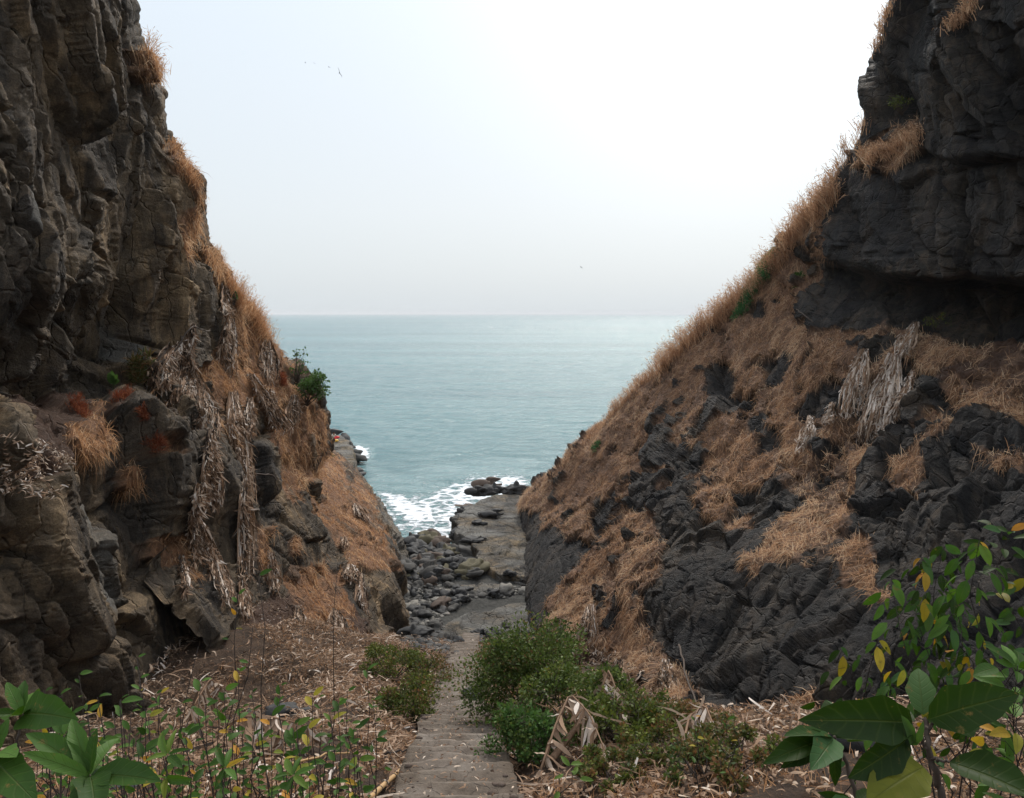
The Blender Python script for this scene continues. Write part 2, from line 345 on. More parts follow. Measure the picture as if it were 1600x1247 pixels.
def cliff(name, rows, mat, grass, rockp=(), soil=(), pale=(), poke=.0, calm=(), an=R(10), amp=1., step=1.5, kx=0, dirn=1, drift=0., stretch=(.85, .75, .40)):
    step *= STEP / 1.5
    G = np.array([[P(*c) if len(c) == 3 else np.array(c[:3]) for c in r] for r in rows])
    A = cat(G, counts(G, 0, step, 6, 160), 0); A = cat(A, counts(G, 1, step, 6, 260), 1)
    h, w, _ = A.shape
    du = np.gradient(A, axis=1); dv = np.gradient(A, axis=0); n = unit(np.cross(du, dv)) * dirn
    for ax, s in ((0, 30), (1, 30), (0, 22), (1, 22)):     # broad outward direction
        pad = [(0, 0)] * 3; pad[ax] = (s + 1, s); c_ = np.cumsum(np.pad(n, pad, mode='edge'), axis=ax)
        n = unit(np.take(c_, range(2 * s + 1, c_.shape[ax]), axis=ax) - np.take(c_, range(0, c_.shape[ax] - 2 * s - 1), axis=ax))
    V = A.reshape(-1, 3); n = n.reshape(-1, 3)
    px, py, zc = proj(V)
    jx = 16 * fbm(V * .9, 4, 40); jy = 16 * fbm(V * .9 + 50, 4, 44)
    def mask(polys):
        r = np.zeros(len(V))
        for k in range(3):
            q = np.zeros(len(V), bool)
            for p_ in polys: q |= inpoly(px + jx * (1 + .5 * k), py + jy * (1 + .5 * k), p_)
            r += q / 3.
        return r
    g = mask(grass) if grass else np.zeros(len(V))
    if rockp: g = g * (1 - mask(rockp))
    so = mask(soil) if soil else np.zeros(len(V)); pa = (mask(pale) if pale else np.zeros(len(V)))
    if drift:
        patch = sm(.19, .29, fbm(V * np.array([.55, .55, .8]) + 9, 4, 61) + .35 * (n[:, 2] - .35)); rr = np.zeros(len(V))
        g = np.maximum(g, patch * drift * (mask([DR[name]]) if name in DR else 1))
        if rockp: g = g * (1 - mask(rockp))
    g = g * (1 - poke * sm(.20, .27, fbm(V * 1.05 + 3, 4, 133) + .12 * fbm(V * .3, 2, 5)))
    q = V + .28 * np.stack([fbm(V * .5, 3, 70), fbm(V * .5, 3, 80), fbm(V * .5, 3, 90)], 1)
    q = np.stack([q[:, 0], q[:, 1] * math.cos(an) + q[:, 2] * math.sin(an), q[:, 2] * math.cos(an) - q[:, 1] * math.sin(an)], 1)
    st = np.array(stretch)
    D = np.zeros(len(V)); hole = np.zeros(len(V))
    for sc, a, k, cr in ((.22, .95, 3, .42), (.55, .46, 23, .8), (1.5, .19, 47, .9), (4.2, .06, 67, .8)):
        F1, F2, idv, C, rv = worley(q * st * sc, k)
        e = F2 - F1
        block = (idv - .5) * .8 + (((q * st * sc) - C) * rv).sum(1) * 1.35
        D += a * (block - (1 - sm(0, .055, e)) * cr)
    D += .07 * fbm(V * 2.4, 5, 5) + .05 * np.abs(fbm(V * 7., 3, 6)) + .6 * fbm(V * .16, 3, 8)
    gr = .35 * fbm(V * np.array([.8, .8, .5]), 4, 12) + .13 * (1 - np.abs(fbm(V * np.array([1.8, 1.8, .9]), 4, 15)) * 3)
    k_ = np.maximum(g, so * .8)
    af = np.ones(len(V))
    for cp_, cf in calm: af = np.minimum(af, 1 - (1 - cf) * np.mean([inpoly(px + dx, py + dy, cp_) for dx, dy in ((0, 0), (15, 0), (-15, 0), (0, 15), (0, -15), (28, 20), (-28, -20), (28, -20), (-28, 20))], axis=0))
    D = 1.25 * np.tanh(D * af / 1.25); Dg = D.reshape(h, w)
    for _ in range(1):
        Dp_ = np.pad(Dg, 1, mode='edge'); Dg = (Dp_[:-2, 1:-1] + Dp_[2:, 1:-1] + Dp_[1:-1, :-2] + Dp_[1:-1, 2:] + 2 * Dp_[1:-1, 1:-1]) / 6.
    D = Dg.ravel() + .035 * fbm(V * 5., 4, 91)
    V = V + n * (amp * ((1 - k_) * D + k_ * (gr + .25 * D)))[:, None]
    V3 = V.reshape(h, w, 3)
    n2 = unit(np.cross(np.gradient(V3, axis=1), np.gradient(V3, axis=0)) * dirn).reshape(-1, 3)
    i, j = np.meshgrid(np.arange(h - 1), np.arange(w - 1), indexing='ij'); a = (i * w + j).ravel()
    Q = np.stack([a, a + 1, a + w + 1, a + w], 1)
    if dirn < 0: Q = Q[:, ::-1]
    area = np.linalg.norm(np.cross(np.gradient(V3, axis=1), np.gradient(V3, axis=0)), axis=2).ravel()
    me = mesh_from(name, V, Q, None, {'grass': g, 'soil': so, 'pale': pa * (.5 + .5 * fbm(V * 2, 3, 33))}, True)
    o = link(name, me, mat); tag(o, kind='structure')
    x, y, z = proj(V); CL[name] = dict(V=V, n=n2, g=g, so=so, area=area, px=x, py=y, D=V[:, 1], zc=z)
    print(name, h, w, len(V))
    return o
def hit(names, px, py, r=4.):
    best = None
    for nm in names:
        c = CL[nm]; m = np.nonzero((np.abs(c['px'] - px) < r) & (np.abs(c['py'] - py) < r) & (c['D'] > 1))[0]
        if len(m):
            k = m[np.argmin(c['D'][m])]
            if best is None or c['D'][k] < best[2]: best = (c['V'][k], c['n'][k], c['D'][k])
    if best is None and r < 60: return hit(names, px, py, r * 2)
    return best
DR = {}
# ------------------------------------------------------------------ the left cliff
def L(py, pts): return [(x, py, d) for x, d in pts]
rowsA = [
 L(-420, [(-900, 9.5), (-250, 14), (-60, 17), (30, 19.5), (110, 22), (175, 24), (212, 25.5), (190, 30), (120, 40), (60, 50)]),
 L(-120, [(-900, 9.5), (-250, 13), (-40, 16), (50, 19), (120, 21.5), (180, 23.5), (222, 25.5), (205, 30), (130, 40), (60, 50)]),
 L(0,    [(-900, 9.3), (-250, 12.5), (0, 16.5), (60, 18.5), (130, 21), (190, 23.5), (230, 25.8), (215, 30), (140, 40), (70, 50)]),
 L(80,   [(-900, 9.3), (-250, 12.5), (0, 16.3), (70, 18.5), (140, 21), (195, 23.5), (236, 26), (222, 31), (150, 41), (80, 51)]),
 L(150,  [(-900, 9.2), (-250, 12.5), (0, 16), (75, 18.3), (150, 20.8), (215, 24), (266, 27), (250, 32), (180, 42), (90, 52)]),
 L(230,  [(-900, 9.2), (-250, 12.5), (0, 15.6), (80, 18), (150, 20.5), (220, 24), (273, 27.3), (262, 33), (200, 43), (100, 53)]),
 L(300,  [(-900, 9.2), (-250, 12.5), (0, 15.3), (80, 17.8), (160, 20.3), (240, 24.5), (312, 30), (300, 35), (230, 45), (120, 55)]),
 L(380,  [(-900, 9.2), (-250, 12.3), (0, 15), (80, 17.2), (160, 20), (240, 25), (325, 31.5), (315, 36), (260, 46), (150, 56)]),
 L(440,  [(-900, 9.2), (-250, 12.3), (0, 15), (80, 17.2), (160, 20.2), (250, 25.8), (362, 34), (350, 39), (290, 49), (180, 58)]),
 L(500,  [(-900, 9.3), (-250, 12.6), (0, 15.6), (80, 19.5), (160, 22.8), (260, 27), (402, 36), (390, 41), (330, 50), (200, 60)]),
 L(560,  [(-900, 9.6), (-250, 13), (0, 16.5), (80, 21.3), (170, 23.8), (270, 27), (438, 38), (430, 43), (370, 52), (240, 62)]),
 L(612,  [(-900, 9.8), (-250, 13.3), (0, 17.3), (90, 22.3), (180, 24.3), (280, 26.3), (478, 40.5), (470, 46), (400, 55), (260, 64)]),
 L(655,  [(-900, 7.9), (-250, 10.8), (0, 14.2), (100, 18.3), (190, 20.8), (300, 25.3), (498, 42), (490, 48), (440, 58), (280, 66)]),
 L(705,  [(-900, 7.4), (-250, 10.2), (0, 13.2), (110, 17), (200, 20.2), (310, 24.8), (506, 42.5), (498, 49), (450, 60), (300, 68)]),
 L(730,  [(-900, 7.3), (-250, 10.1), (0, 13), (110, 16.8), (200, 20), (310, 24.5), (490, 40.5), (482, 47), (450, 58), (300, 68)]),
 L(780,  [(-900, 7.3), (-250, 10.2), (0, 13.2), (110, 16.8), (200, 20), (310, 24), (484, 36), (476, 42), (440, 52), (300, 62)]),
 L(850,  [(-900, 7.2), (-250, 10), (0, 13), (110, 16.4), (200, 19.3), (310, 23.5), (502, 34), (495, 40), (440, 50), (300, 60)]),
 L(900,  [(-900, 7.1), (-250, 10), (0, 12.8), (110, 16), (200, 19), (310, 23), (500, 33), (490, 38), (440, 46), (300, 56)]),
 L(960,  [(-900, 7), (-250, 9.8), (0, 12.6), (110, 15.6), (200, 18.5), (310, 22.4), (468, 30), (455, 35), (420, 42), (300, 50)]),
 L(1030, [(-900, 6.9), (-250, 9.6), (0, 12.4), (110, 15.2), (200, 18), (310, 21.5), (425, 26), (410, 31), (380, 38), (280, 46)]),
 L(1100, [(-900, 6.8), (-250, 9.5), (0, 12.1), (105, 14.8), (195, 17.4), (300, 20.6), (400, 24), (385, 29), (350, 36), (260, 42)]),
 L(1230, [(-900, 6.8), (-250, 9.5), (0, 12), (105, 14.7), (190, 17.2), (295, 20.4), (390, 23.6), (375, 28), (345, 35), (250, 40)]),
]
DR['cliff'] = [(215, 600), (520, 560), (530, 760), (510, 960), (440, 1000), (380, 860), (330, 760), (240, 740)]
cliff('cliff', rowsA, m_rockL,
 grass=[[(372, 455), (400, 490), (434, 540), (455, 590), (503, 655), (500, 705), (470, 690), (430, 650), (395, 620), (390, 655), (345, 640), (298, 590), (310, 560), (340, 540), (345, 520), (360, 480)],
        [(268, 222), (300, 260), (314, 300), (303, 330), (290, 290), (272, 272)], [(280, 320), (300, 330), (310, 380), (285, 400), (272, 350)], [(320, 380), (372, 455), (345, 470), (325, 420)],
        [(165, 640), (150, 650), (180, 690), (150, 712), (98, 700), (105, 672), (140, 655), (128, 632)], [(215, 842), (282, 838), (290, 875), (228, 885)], [(250, 935), (300, 870), (335, 935), (290, 965)],
        [(240, 82), (252, 95), (258, 130), (240, 125)], [(440, 740), (460, 745), (462, 790), (440, 780)], [(440, 640), (500, 700), (520, 740), (470, 760), (420, 700)], [(470, 890), (512, 880), (520, 960), (455, 950)],
        [(200, 735), (215, 720), (222, 760), (200, 758)], [(225, 690), (250, 690), (255, 715), (225, 715)]],
 soil=[[(0, 612), (130, 625), (215, 625), (150, 655), (120, 700), (60, 740), (0, 770)]],
 pale=[[(105, 790), (125, 785), (150, 900), (135, 905)], [(85, 770), (150, 745), (165, 800), (150, 900), (175, 960), (130, 940), (110, 870), (85, 860)], [(195, 470), (215, 480), (215, 560), (200, 570)], [(0, 290), (30, 300), (20, 360), (0, 350)]],
 dirn=-1, drift=.8, poke=.8, calm=[([(200, 800), (330, 790), (520, 850), (520, 1100), (200, 1100)], .3), ([(290, 290), (400, 380), (540, 700), (480, 720), (330, 480), (270, 330)], .55)])
# the grassy spur beyond it
rowsS = [  # each line runs from the crest down to the foot; far lines last
 [(230, 880, 19.5), (290, 950, 19.5), (325, 985, 19.7), (350, 1010, 19.8), (372, 1035, 20), (392, 1062, 20.2), (402, 1085, 20.2), (402, 1130, 20)],
 [(300, 820, 25), (370, 880, 25.3), (405, 925, 25.5), (440, 965, 25.4), (468, 1000, 25.2), (492, 1032, 25), (505, 1055, 24.6), (505, 1100, 24.3)],
 [(380, 740, 32), (420, 840, 32), (445, 880, 30.8), (480, 930, 29.6), (520, 980, 29.4), (548, 1012, 29.2), (556, 1040, 29), (556, 1090, 29)],
 [(400, 720, 37), (440, 780, 38.5), (492, 830, 38.3), (540, 872, 38), (582, 905, 37.4), (606, 948, 36.8), (617, 1003, 35.8), (618, 1050, 35.6)],
 [(410, 690, 44), (450, 745, 44.5), (500, 790, 44.3), (550, 830, 44), (596, 865, 43.5), (619, 900, 42.8), (628, 950, 41.5), (628, 985, 41)],
 [(400, 650, 53), (450, 700, 53.5), (505, 735, 54), (552, 772, 54), (590, 808, 54), (612, 832, 54), (622, 848, 53.5), (628, 890, 52.5)],
 [(400, 640, 63), (450, 680, 63.5), (505, 712, 64), (545, 745, 64), (578, 774, 64), (594, 795, 64), (606, 812, 63.5), (610, 850, 62.5)],
 [(420, 640, 76), (460, 670, 76.5), (505, 700, 77), (536, 722, 77), (557, 743, 77), (568, 757, 77), (577, 769, 76), (580, 800, 76)],
 [(440, 650, 92), (470, 675, 92.5), (500, 692, 93), (518, 704, 93), (532, 713, 93), (542, 719, 92), (546, 728, 92), (548, 760, 90)],
 [(440, 660, 104), (465, 676, 104), (492, 692, 104), (505, 698, 104), (515, 703, 103), (522, 706, 102), (526, 711, 101), (528, 740, 99)],
 [(380, 660, 125), (400, 670, 124), (430, 680, 122), (450, 690, 118), (458, 697, 115), (466, 702, 112), (470, 707, 110), (470, 740, 108)],
]
cliff('hillside', [list(r) for r in zip(*rowsS)], m_rockL,
 grass=[[(480, 680), (530, 700), (560, 740), (600, 800), (628, 850), (634, 900), (628, 925), (600, 900), (570, 890), (540, 900), (560, 1010), (500, 1000), (440, 900), (440, 700)]],
 rockp=[[(543, 720), (552, 735), (550, 760), (538, 745)], [(598, 905), (634, 880), (640, 1030), (560, 1030), (540, 960), (575, 940)], [(600, 830), (640, 835), (642, 900), (630, 905)], [(575, 768), (590, 790), (640, 830), (640, 850), (610, 835), (590, 800)], [(520, 690), (560, 690), (560, 722), (530, 716)], [(490, 820), (540, 860), (540, 900), (500, 880)]],
 soil=[[(430, 930), (480, 900), (540, 920), (590, 1000), (600, 1080), (380, 1120), (350, 1000)]],
 pale=[[(585, 775), (640, 780), (645, 900), (633, 900), (615, 840)]], dirn=1, amp=.55, poke=.6, step=1.7)
# the right cliff
rib = [
 [(1500, -300, 60), (1480, 0, 60), (1430, 100, 60), (1420, 190, 60), (1380, 300, 62), (1340, 340, 62), (1320, 380, 64), (1250, 450, 66), (1140, 550, 70), (1010, 655, 74), (930, 700, 76), (850, 755, 78), (835, 775, 78), (835, 800, 76)],
 [(1440, -300, 36), (1392, 0, 38), (1342, 100, 40), (1342, 190, 41), (1289, 300, 44), (1262, 335, 46), (1240, 370, 48), (1170, 445, 51), (1060, 545, 55), (945, 655, 59), (880, 718, 61), (816, 780, 63), (815, 800, 63.5), (815, 840, 63)],
 [(1490, -300, 33), (1450, 0, 35), (1405, 100, 36), (1400, 190, 37), (1330, 300, 38.5), (1300, 390, 39.5), (1285, 402, 43), (1225, 472, 45), (1130, 572, 47), (1020, 682, 49), (920, 772, 52), (838, 808, 56), (818, 850, 55.5), (818, 890, 55)],
 [(1540, -300, 28), (1510, 0, 29.5), (1480, 100, 31), (1470, 190, 31.5), (1440, 300, 32), (1410, 428, 32), (1390, 445, 37.5), (1310, 520, 37.5), (1210, 620, 38.5), (1090, 730, 40), (965, 810, 42.5), (862, 850, 47), (822, 915, 46), (822, 960, 45)],
 [(1640, -300, 25), (1600, 0, 25.5), (1590, 100, 26.5), (1590, 190, 27), (1580, 300, 27), (1560, 434, 27), (1540, 455, 32), (1430, 560, 31), (1320, 650, 31.5), (1190, 740, 33), (1040, 790, 36), (850, 922, 41.5), (825, 975, 39.5), (825, 1020, 39)],
 [(1900, -300, 19), (1830, 0, 20), (1800, 100, 20.5), (1800, 190, 21), (1790, 300, 21), (1760, 440, 21), (1740, 470, 25), (1600, 600, 23.5), (1480, 700, 24), (1330, 770, 26.5), (1036, 850, 32), (900, 950, 35), (858, 985, 35), (858, 1040, 35)],
 [(2100, -300, 16), (2050, 0, 17), (2000, 100, 17.5), (2000, 190, 18), (2000, 300, 18), (2000, 440, 18), (1980, 470, 21), (1800, 630, 18.7), (1640, 740, 18.5), (1400, 820, 22), (1002, 925, 29), (960, 985, 30), (940, 1020, 29.5), (938, 1060, 29)],
 [(2500, -300, 13), (2400, 0, 13.5), (2300, 100, 14), (2300, 190, 14.3), (2300, 300, 14.5), (2300, 440, 14.5), (2250, 470, 17), (2000, 650, 14.5), (1750, 760, 15), (1480, 880, 18), (1150, 1000, 22.5), (1070, 1050, 22.8), (1030, 1075, 22.4), (1025, 1120, 22)],
 [(3000, -300, 10.5), (2800, 0, 11), (2700, 100, 11.3), (2700, 190, 11.5), (2700, 300, 11.7), (2700, 440, 12), (2600, 470, 14), (2200, 660, 11.5), (1850, 800, 12), (1580, 920, 14), (1300, 1020, 17), (1180, 1120, 17.8), (1130, 1150, 17), (1125, 1200, 16.8)],
 [(4000, -300, 8), (3600, 0, 8), (3500, 100, 8.2), (3500, 190, 8.4), (3500, 300, 8.5), (3400, 440, 8.8), (3200, 480, 10), (2600, 700, 8.5), (2200, 850, 8.6), (1800, 980, 10.2), (1480, 1060, 12.4), (1330, 1120, 14), (1270, 1150, 13.8), (1265, 1210, 13.6)],
 [(6000, -300, 5), (5500, 0, 5), (5400, 100, 5), (5400, 190, 5), (5300, 300, 5), (5000, 440, 5.4), (4800, 480, 6), (3800, 760, 5.2), (3200, 950, 5.3), (2700, 1080, 6), (2100, 1150, 7.6), (1760, 1160, 9), (1640, 1170, 9.6), (1640, 1260, 9.5)],
]
DR['cliff.001'] = [(1020, 560), (1300, 520), (1600, 520), (1600, 760), (1400, 800), (1200, 760), (1090, 760), (960, 800), (900, 840)]
cliff('cliff.001', [list(r) for r in zip(*rib)], m_rockR,
 grass=[[(1292, 300), (1300, 400), (1290, 440), (1250, 480), (1270, 520), (1330, 515), (1330, 570), (1240, 640), (1150, 700), (1085, 740), (1010, 760), (990, 740), (950, 790), (925, 840), (860, 830), (805, 790), (805, 770), (945, 630), (1110, 480), (1240, 340)],
        [(850, 955), (900, 870), (960, 810), (1000, 780), (1034, 850), (1032, 900), (998, 930), (1012, 980), (1060, 1040), (1110, 1120), (1060, 1110), (960, 1020), (900, 1010), (845, 985)],
        [(1270, 520), (1420, 520), (1450, 560), (1330, 600), (1290, 690), (1240, 740), (1160, 745), (1090, 735), (1150, 690), (1180, 650)], [(1475, 600), (1600, 604), (1600, 648), (1490, 650)], [(1455, 640), (1482, 660), (1440, 755), (1400, 795), (1345, 805), (1290, 852), (1262, 885), (1200, 888), (1188, 870), (1250, 795), (1330, 765), (1395, 740)], [(1300, 850), (1345, 832), (1392, 935), (1330, 928)], [(1090, 750), (1150, 755), (1130, 810), (1095, 800)], [(1139, 810), (1187, 810), (1185, 832), (1140, 830)], [(1160, 868), (1196, 872), (1190, 908), (1160, 900)], [(1330, 700), (1375, 700), (1360, 760), (1325, 770)],
        [(1430, 530), (1530, 530), (1540, 560), (1440, 580)], [(1325, 235), (1420, 190), (1430, 230), (1400, 260), (1330, 262)], [(1475, 20), (1520, 5), (1520, 30), (1480, 45)], [(1350, 70), (1395, 0), (1385, 0), (1345, 80)], [(1190, 1130), (1290, 1080), (1290, 1130), (1200, 1170)], [(1560, 720), (1600, 720), (1600, 745), (1550, 740)]],
 rockp=[[(1100, 572), (1125, 560), (1150, 580), (1135, 640), (1100, 690), (1075, 690), (1110, 630)], [(1178, 570), (1235, 548), (1242, 572), (1195, 602)], [(1128, 622), (1175, 608), (1180, 642), (1132, 655)], [(1165, 655), (1195, 645), (1190, 680), (1160, 685)],
        [(1000, 705), (1035, 680), (1060, 690), (1055, 730), (1010, 745)], [(980, 760), (1030, 745), (1035, 790), (985, 805)], [(925, 790), (965, 770), (950, 830), (910, 870), (905, 850)], [(1230, 635), (1290, 585), (1340, 590), (1300, 640), (1260, 670)], [(1280, 690), (1310, 665), (1305, 705), (1275, 710)], [(1375, 655), (1430, 655), (1440, 700), (1380, 700)],
        [(1165, 470), (1190, 455), (1195, 480), (1165, 500)], [(800, 790), (835, 800), (860, 835), (905, 850), (885, 880), (848, 935), (832, 985), (800, 985)], [(1345, 545), (1400, 520), (1400, 540), (1350, 570)], [(1340, 715), (1400, 715), (1400, 800), (1345, 820)], [(1480, 660), (1600, 655), (1600, 705), (1530, 710), (1600, 745), (1600, 790), (1440, 790), (1450, 700)], [(1135, 745), (1225, 745), (1225, 805), (1135, 805)], [(1190, 660), (1225, 655), (1215, 700), (1185, 700)], [(1300, 500), (1380, 480), (1400, 505), (1320, 525)], [(1060, 700), (1120, 705), (1090, 745), (1050, 750)]],
 soil=[[(1450, 530), (1600, 520), (1600, 620), (1480, 610), (1440, 560)], [(890, 1010), (960, 1000), (1010, 1080), (1090, 1120), (1000, 1140), (920, 1080)]],
 dirn=-1, drift=.6, poke=1., stretch=(.75, .95, .30), an=R(-48), calm=[([(1260, 405), (1700, 405), (1700, 520), (1260, 520)], .4), ([(1250, -400), (1460, -400), (1440, 320), (1250, 330)], .5), ([(790, 770), (870, 800), (900, 860), (860, 1000), (800, 1010)], .22), ([(1000, 850), (1130, 780), (1600, 900), (1600, 1250), (1000, 1200)], .6)])
# ------------------------------------------------------------------ the floor of the gorge
def pathx(y): return np.interp(y, [0, 8.5, 15.3, 20.7, 33, 40], [0, -.62, -1.12, -1.36, -1.83, -2.])
def pathz(y):
    y = np.asarray(y, float); return EYE - np.where(y < 37, 2.45 + .345 * y, 15.2) 
def gh(x, y, detail=True):
    x = np.asarray(x, float).ravel(); y = np.asarray(y, float).ravel(); p = np.stack([x, y, 0 * x], 1)
    d = np.abs(x - pathx(y)); z = pathz(y)
    near = 1 - sm(33, 36.5, y)
    b = sm(.75, 2.2, d) * (.22 + .25 * fbm(p * .5, 3, 21)) + .10 * sm(.7, 3, d) * d * .5
    if detail: b = b + sm(.65, 1., d) * .12 * fbm(p * 2.5, 4, 25)
    b = b - sm(1.4, 3.6, x - pathx(y)) * (2.35 * sm(11.5, 15, y) - 1.0 * sm(17, 23, y)) - .25 * sm(2, 4, pathx(y) - x)
    b = b + .95 * np.exp(-((x + 7.6) ** 2 + (y - 21.8) ** 2) / 3.2) - .75 * sm(2., 4.5, pathx(y) - x) * sm(9, 12, y) * (1 - sm(17, 20, y)) + 1.0 * np.exp(-((x + 6.9) ** 2 + (y - 25.5) ** 2) / 4.5)
    ramp_ = z + near * b - (1 - near) * sm(.5, .75, d) * 1.0 - near * .06 * (d < .85)
    fl = 1.45 + .16 * fbm(p * .9, 4, 31) * (1 if detail else 0)     # beach: 16.35 m below the eye
    w = sm(35.8, 37.8, y + .5 * fbm(p * .7, 2, 14)); z = ramp_ * (1 - w) + fl * w
    sea = sm(54, 64, y + .8 * (x + 5)); z = z - 2.9 * sea - 1.5 * sm(70, 82, y)
    return z
def gpt(px, py, lo=3., hi=90.):
    """where the sight line through (px,py) meets the floor"""
    d = np.linspace(lo, hi, 1500); Q = np.array([P(px, py, t) for t in d]); g = gh(Q[:, 0], Q[:, 1]); k = np.nonzero(Q[:, 2] < g)[0]
    k = k[0] if len(k) else -1
    return np.array([Q[k, 0], Q[k, 1], g[k]])
def gridmesh(x0, x1, y0, y1, st, fn, stx=None):
    X, Y = np.meshgrid(np.arange(x0, x1, stx or st), np.arange(y0, y1, st)); h, w = X.shape
    Z = fn(X.ravel(), Y.ravel()); V = np.stack([X.ravel(), Y.ravel(), Z], 1)
    i, j = np.meshgrid(np.arange(h - 1), np.arange(w - 1), indexing='ij'); a = (i * w + j).ravel()
    return V, np.stack([a, a + 1, a + w + 1, a + w], 1)
V, Q = gridmesh(-16, 14, -6, 86, .09, gh)
tag(link('ground', mesh_from('ground', V, Q, None, {'beach': sm(35, 37.5, V[:, 1] + .6 * fbm(V, 3, 2))}), m_ground), kind='structure')
# stepped path
def steps(x, y):
    d = (x - pathx(y)); z = pathz(y); tr = .47
    yy = y + .13 * fbm(np.stack([x * 1.3, y * .4, 0 * x], 1), 2, 3)
    k = np.floor(yy / tr); f = yy / tr - k
    z0 = pathz(k * tr) - (f > 0) * .0
    drop = .345 * tr
    st = z0 - drop * sm(.90, 1., f) + .02 * (f - .5)
    p = np.stack([x, y, 0 * x], 1)
    wear = .75 * sm(.2, 1., fbm(p * np.array([.6, .35, 1]), 3, 9) + .5)
    st = st * (1 - .45 * wear) + (z - drop * .5) * .45 * wear
    st = np.where(y > 29.5, z, st)
    return st + .05 + .045 * fbm(p * 2.2, 4, 17)
V, Q = gridmesh(-1.2, 1.2, 2, 37.3, .035, lambda x, y: x * 0, .07)
wd = np.interp(V[:, 1], [2, 9, 15, 21, 28, 30.2, 37.3], [.76, .74, .60, .58, .62, .46, .45])
V[:, 0] = V[:, 0] / 1.2 * (wd + .20 * fbm(np.stack([V[:, 0] * 0 + np.sign(V[:, 0]) * 5, V[:, 1] * 1.1, V[:, 1] * 0], 1), 3, 4)) + pathx(V[:, 1])
V[:, 2] = steps(V[:, 0], V[:, 1]); e = np.abs(V[:, 0] - pathx(V[:, 1])) / wd
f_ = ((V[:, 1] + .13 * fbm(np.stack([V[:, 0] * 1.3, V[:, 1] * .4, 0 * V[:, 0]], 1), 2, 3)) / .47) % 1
dirt_shade = np.clip((1 - sm(.05, .36, f_)) * (1. + fbm(V * 1.3, 3, 71)) * (V[:, 1] < 29.5) + sm(.55, 1., e + .5 * fbm(V * 1.4, 3, 72)) * .8 + .5 * sm(.1, .35, fbm(V * .8, 3, 73)), 0, .9)  # shade painted into the inner corner of each step, plus dirt along sides and patches
V[:, 2] -= .35 * sm(.93, 1.03, e); V[:, 2] -= 1.2 * sm(37.0, 37.3, V[:, 1])
tag(link('path', mesh_from('path', V, Q, None, {'dirt_shade': dirt_shade, 'nose': sm(.80, .93, f_) * (V[:, 1] < 29.5) * np.clip(.5 + 1.6 * fbm(V * 1.7, 3, 74), 0, 1) * (e < .9)}), m_path), kind='structure')
# flat rock shelves on the beach
def shelf(name, outline, top, thick, mat=None, step=.09, tilt=(0, 0), seed=0, pal=.7):
    W = np.array([P(*o) for o in outline])[:, :2]; x0, y0 = W.min(0) - .8; x1, y1 = W.max(0) + .8
    V, Q = gridmesh(x0, x1, y0, y1, step, lambda x, y: x * 0); p = V * 1.
    jx = .45 * fbm(p * .8, 4, seed + 3); jy = .45 * fbm(p * .8 + 30, 4, seed + 7)
    cov = np.zeros(len(V))
    for a, b in ((0, 0), (.12, 0), (-.12, 0), (0, .12), (0, -.12), (.25, .1), (-.25, -.1), (.1, -.25), (-.1, .25)):
        cov += inpoly(V[:, 0] + jx + a, V[:, 1] + jy + b, W) / 9.
    F1, F2, idv, C, rv = worley(p * np.array([.28, .28, 1]) + .3 * fbm(p * .5, 3, seed)[:, None], seed + 11)
    t = top + tilt[0] * (V[:, 0] - x0) + tilt[1] * (V[:, 1] - y0) + (idv - .5) * .16 - .10 * (1 - sm(0, .05, F2 - F1)) + .12 * fbm(p * .6, 4, seed + 1) + .03 * fbm(p * 4, 4, seed + 2)
    V[:, 2] = t - thick * (1 - sm(.1, .75, cov)) - .1
    me = mesh_from(name, V, Q, None, {'pale': np.clip(pal + 1.1 * fbm(p * .7, 4, seed + 4), 0, 1), 'grass': V[:, 0] * 0, 'soil': V[:, 0] * 0})
    tag(link(name, me, mat or m_shore), kind='structure')
    x, y, z = proj(V); h = len(V); CL[name] = dict(V=V, n=np.tile([0, 0, 1.], (h, 1)), px=x, py=y, D=V[:, 1])
    return V
shelf('rock_shelf', [(741, 795, 66.5), (768, 783, 69), (800, 779, 70), (830, 779, 70), (835, 905, 47.3), (775, 905, 47.5), (745, 888, 50), (738, 850, 54.5), (712, 838, 57), (708, 812, 62)], 2.05, 3.6, seed=5, pal=.35)
shelf('rock_shelf.001', [(684, 982, 38.9), (700, 962, 40.5), (728, 945, 42), (790, 930, 43.7), (840, 928, 44), (840, 990, 38.3), (765, 992, 38.2), (755, 975, 39.3), (728, 982, 38.8), (712, 998, 37.6), (695, 1000, 37.4)], 1.82, .9, seed=45, pal=.6)
shelf('rock_shelf.002', [(672, 916, 45.6), (700, 902, 47.4), (760, 900, 47.6), (795, 905, 47), (800, 920, 45.2), (745, 921, 45)], 1.60, .6, seed=75, pal=.6)
shelf('rock_shelf.003', [(560, 778, 71), (590, 790, 70), (598, 800, 68), (606, 830, 60), (634, 850, 56), (640, 890, 49), (600, 895, 49), (580, 850, 58), (560, 800, 66)], 2.0, 3.4, seed=95, pal=.5)
shelf('rock_shelf.004', [(505, 700, 104), (535, 701, 104), (551, 712, 96), (556, 735, 84), (548, 742, 81), (520, 720, 90)], 2.1, 3.4, seed=115, pal=.2, step=.14)
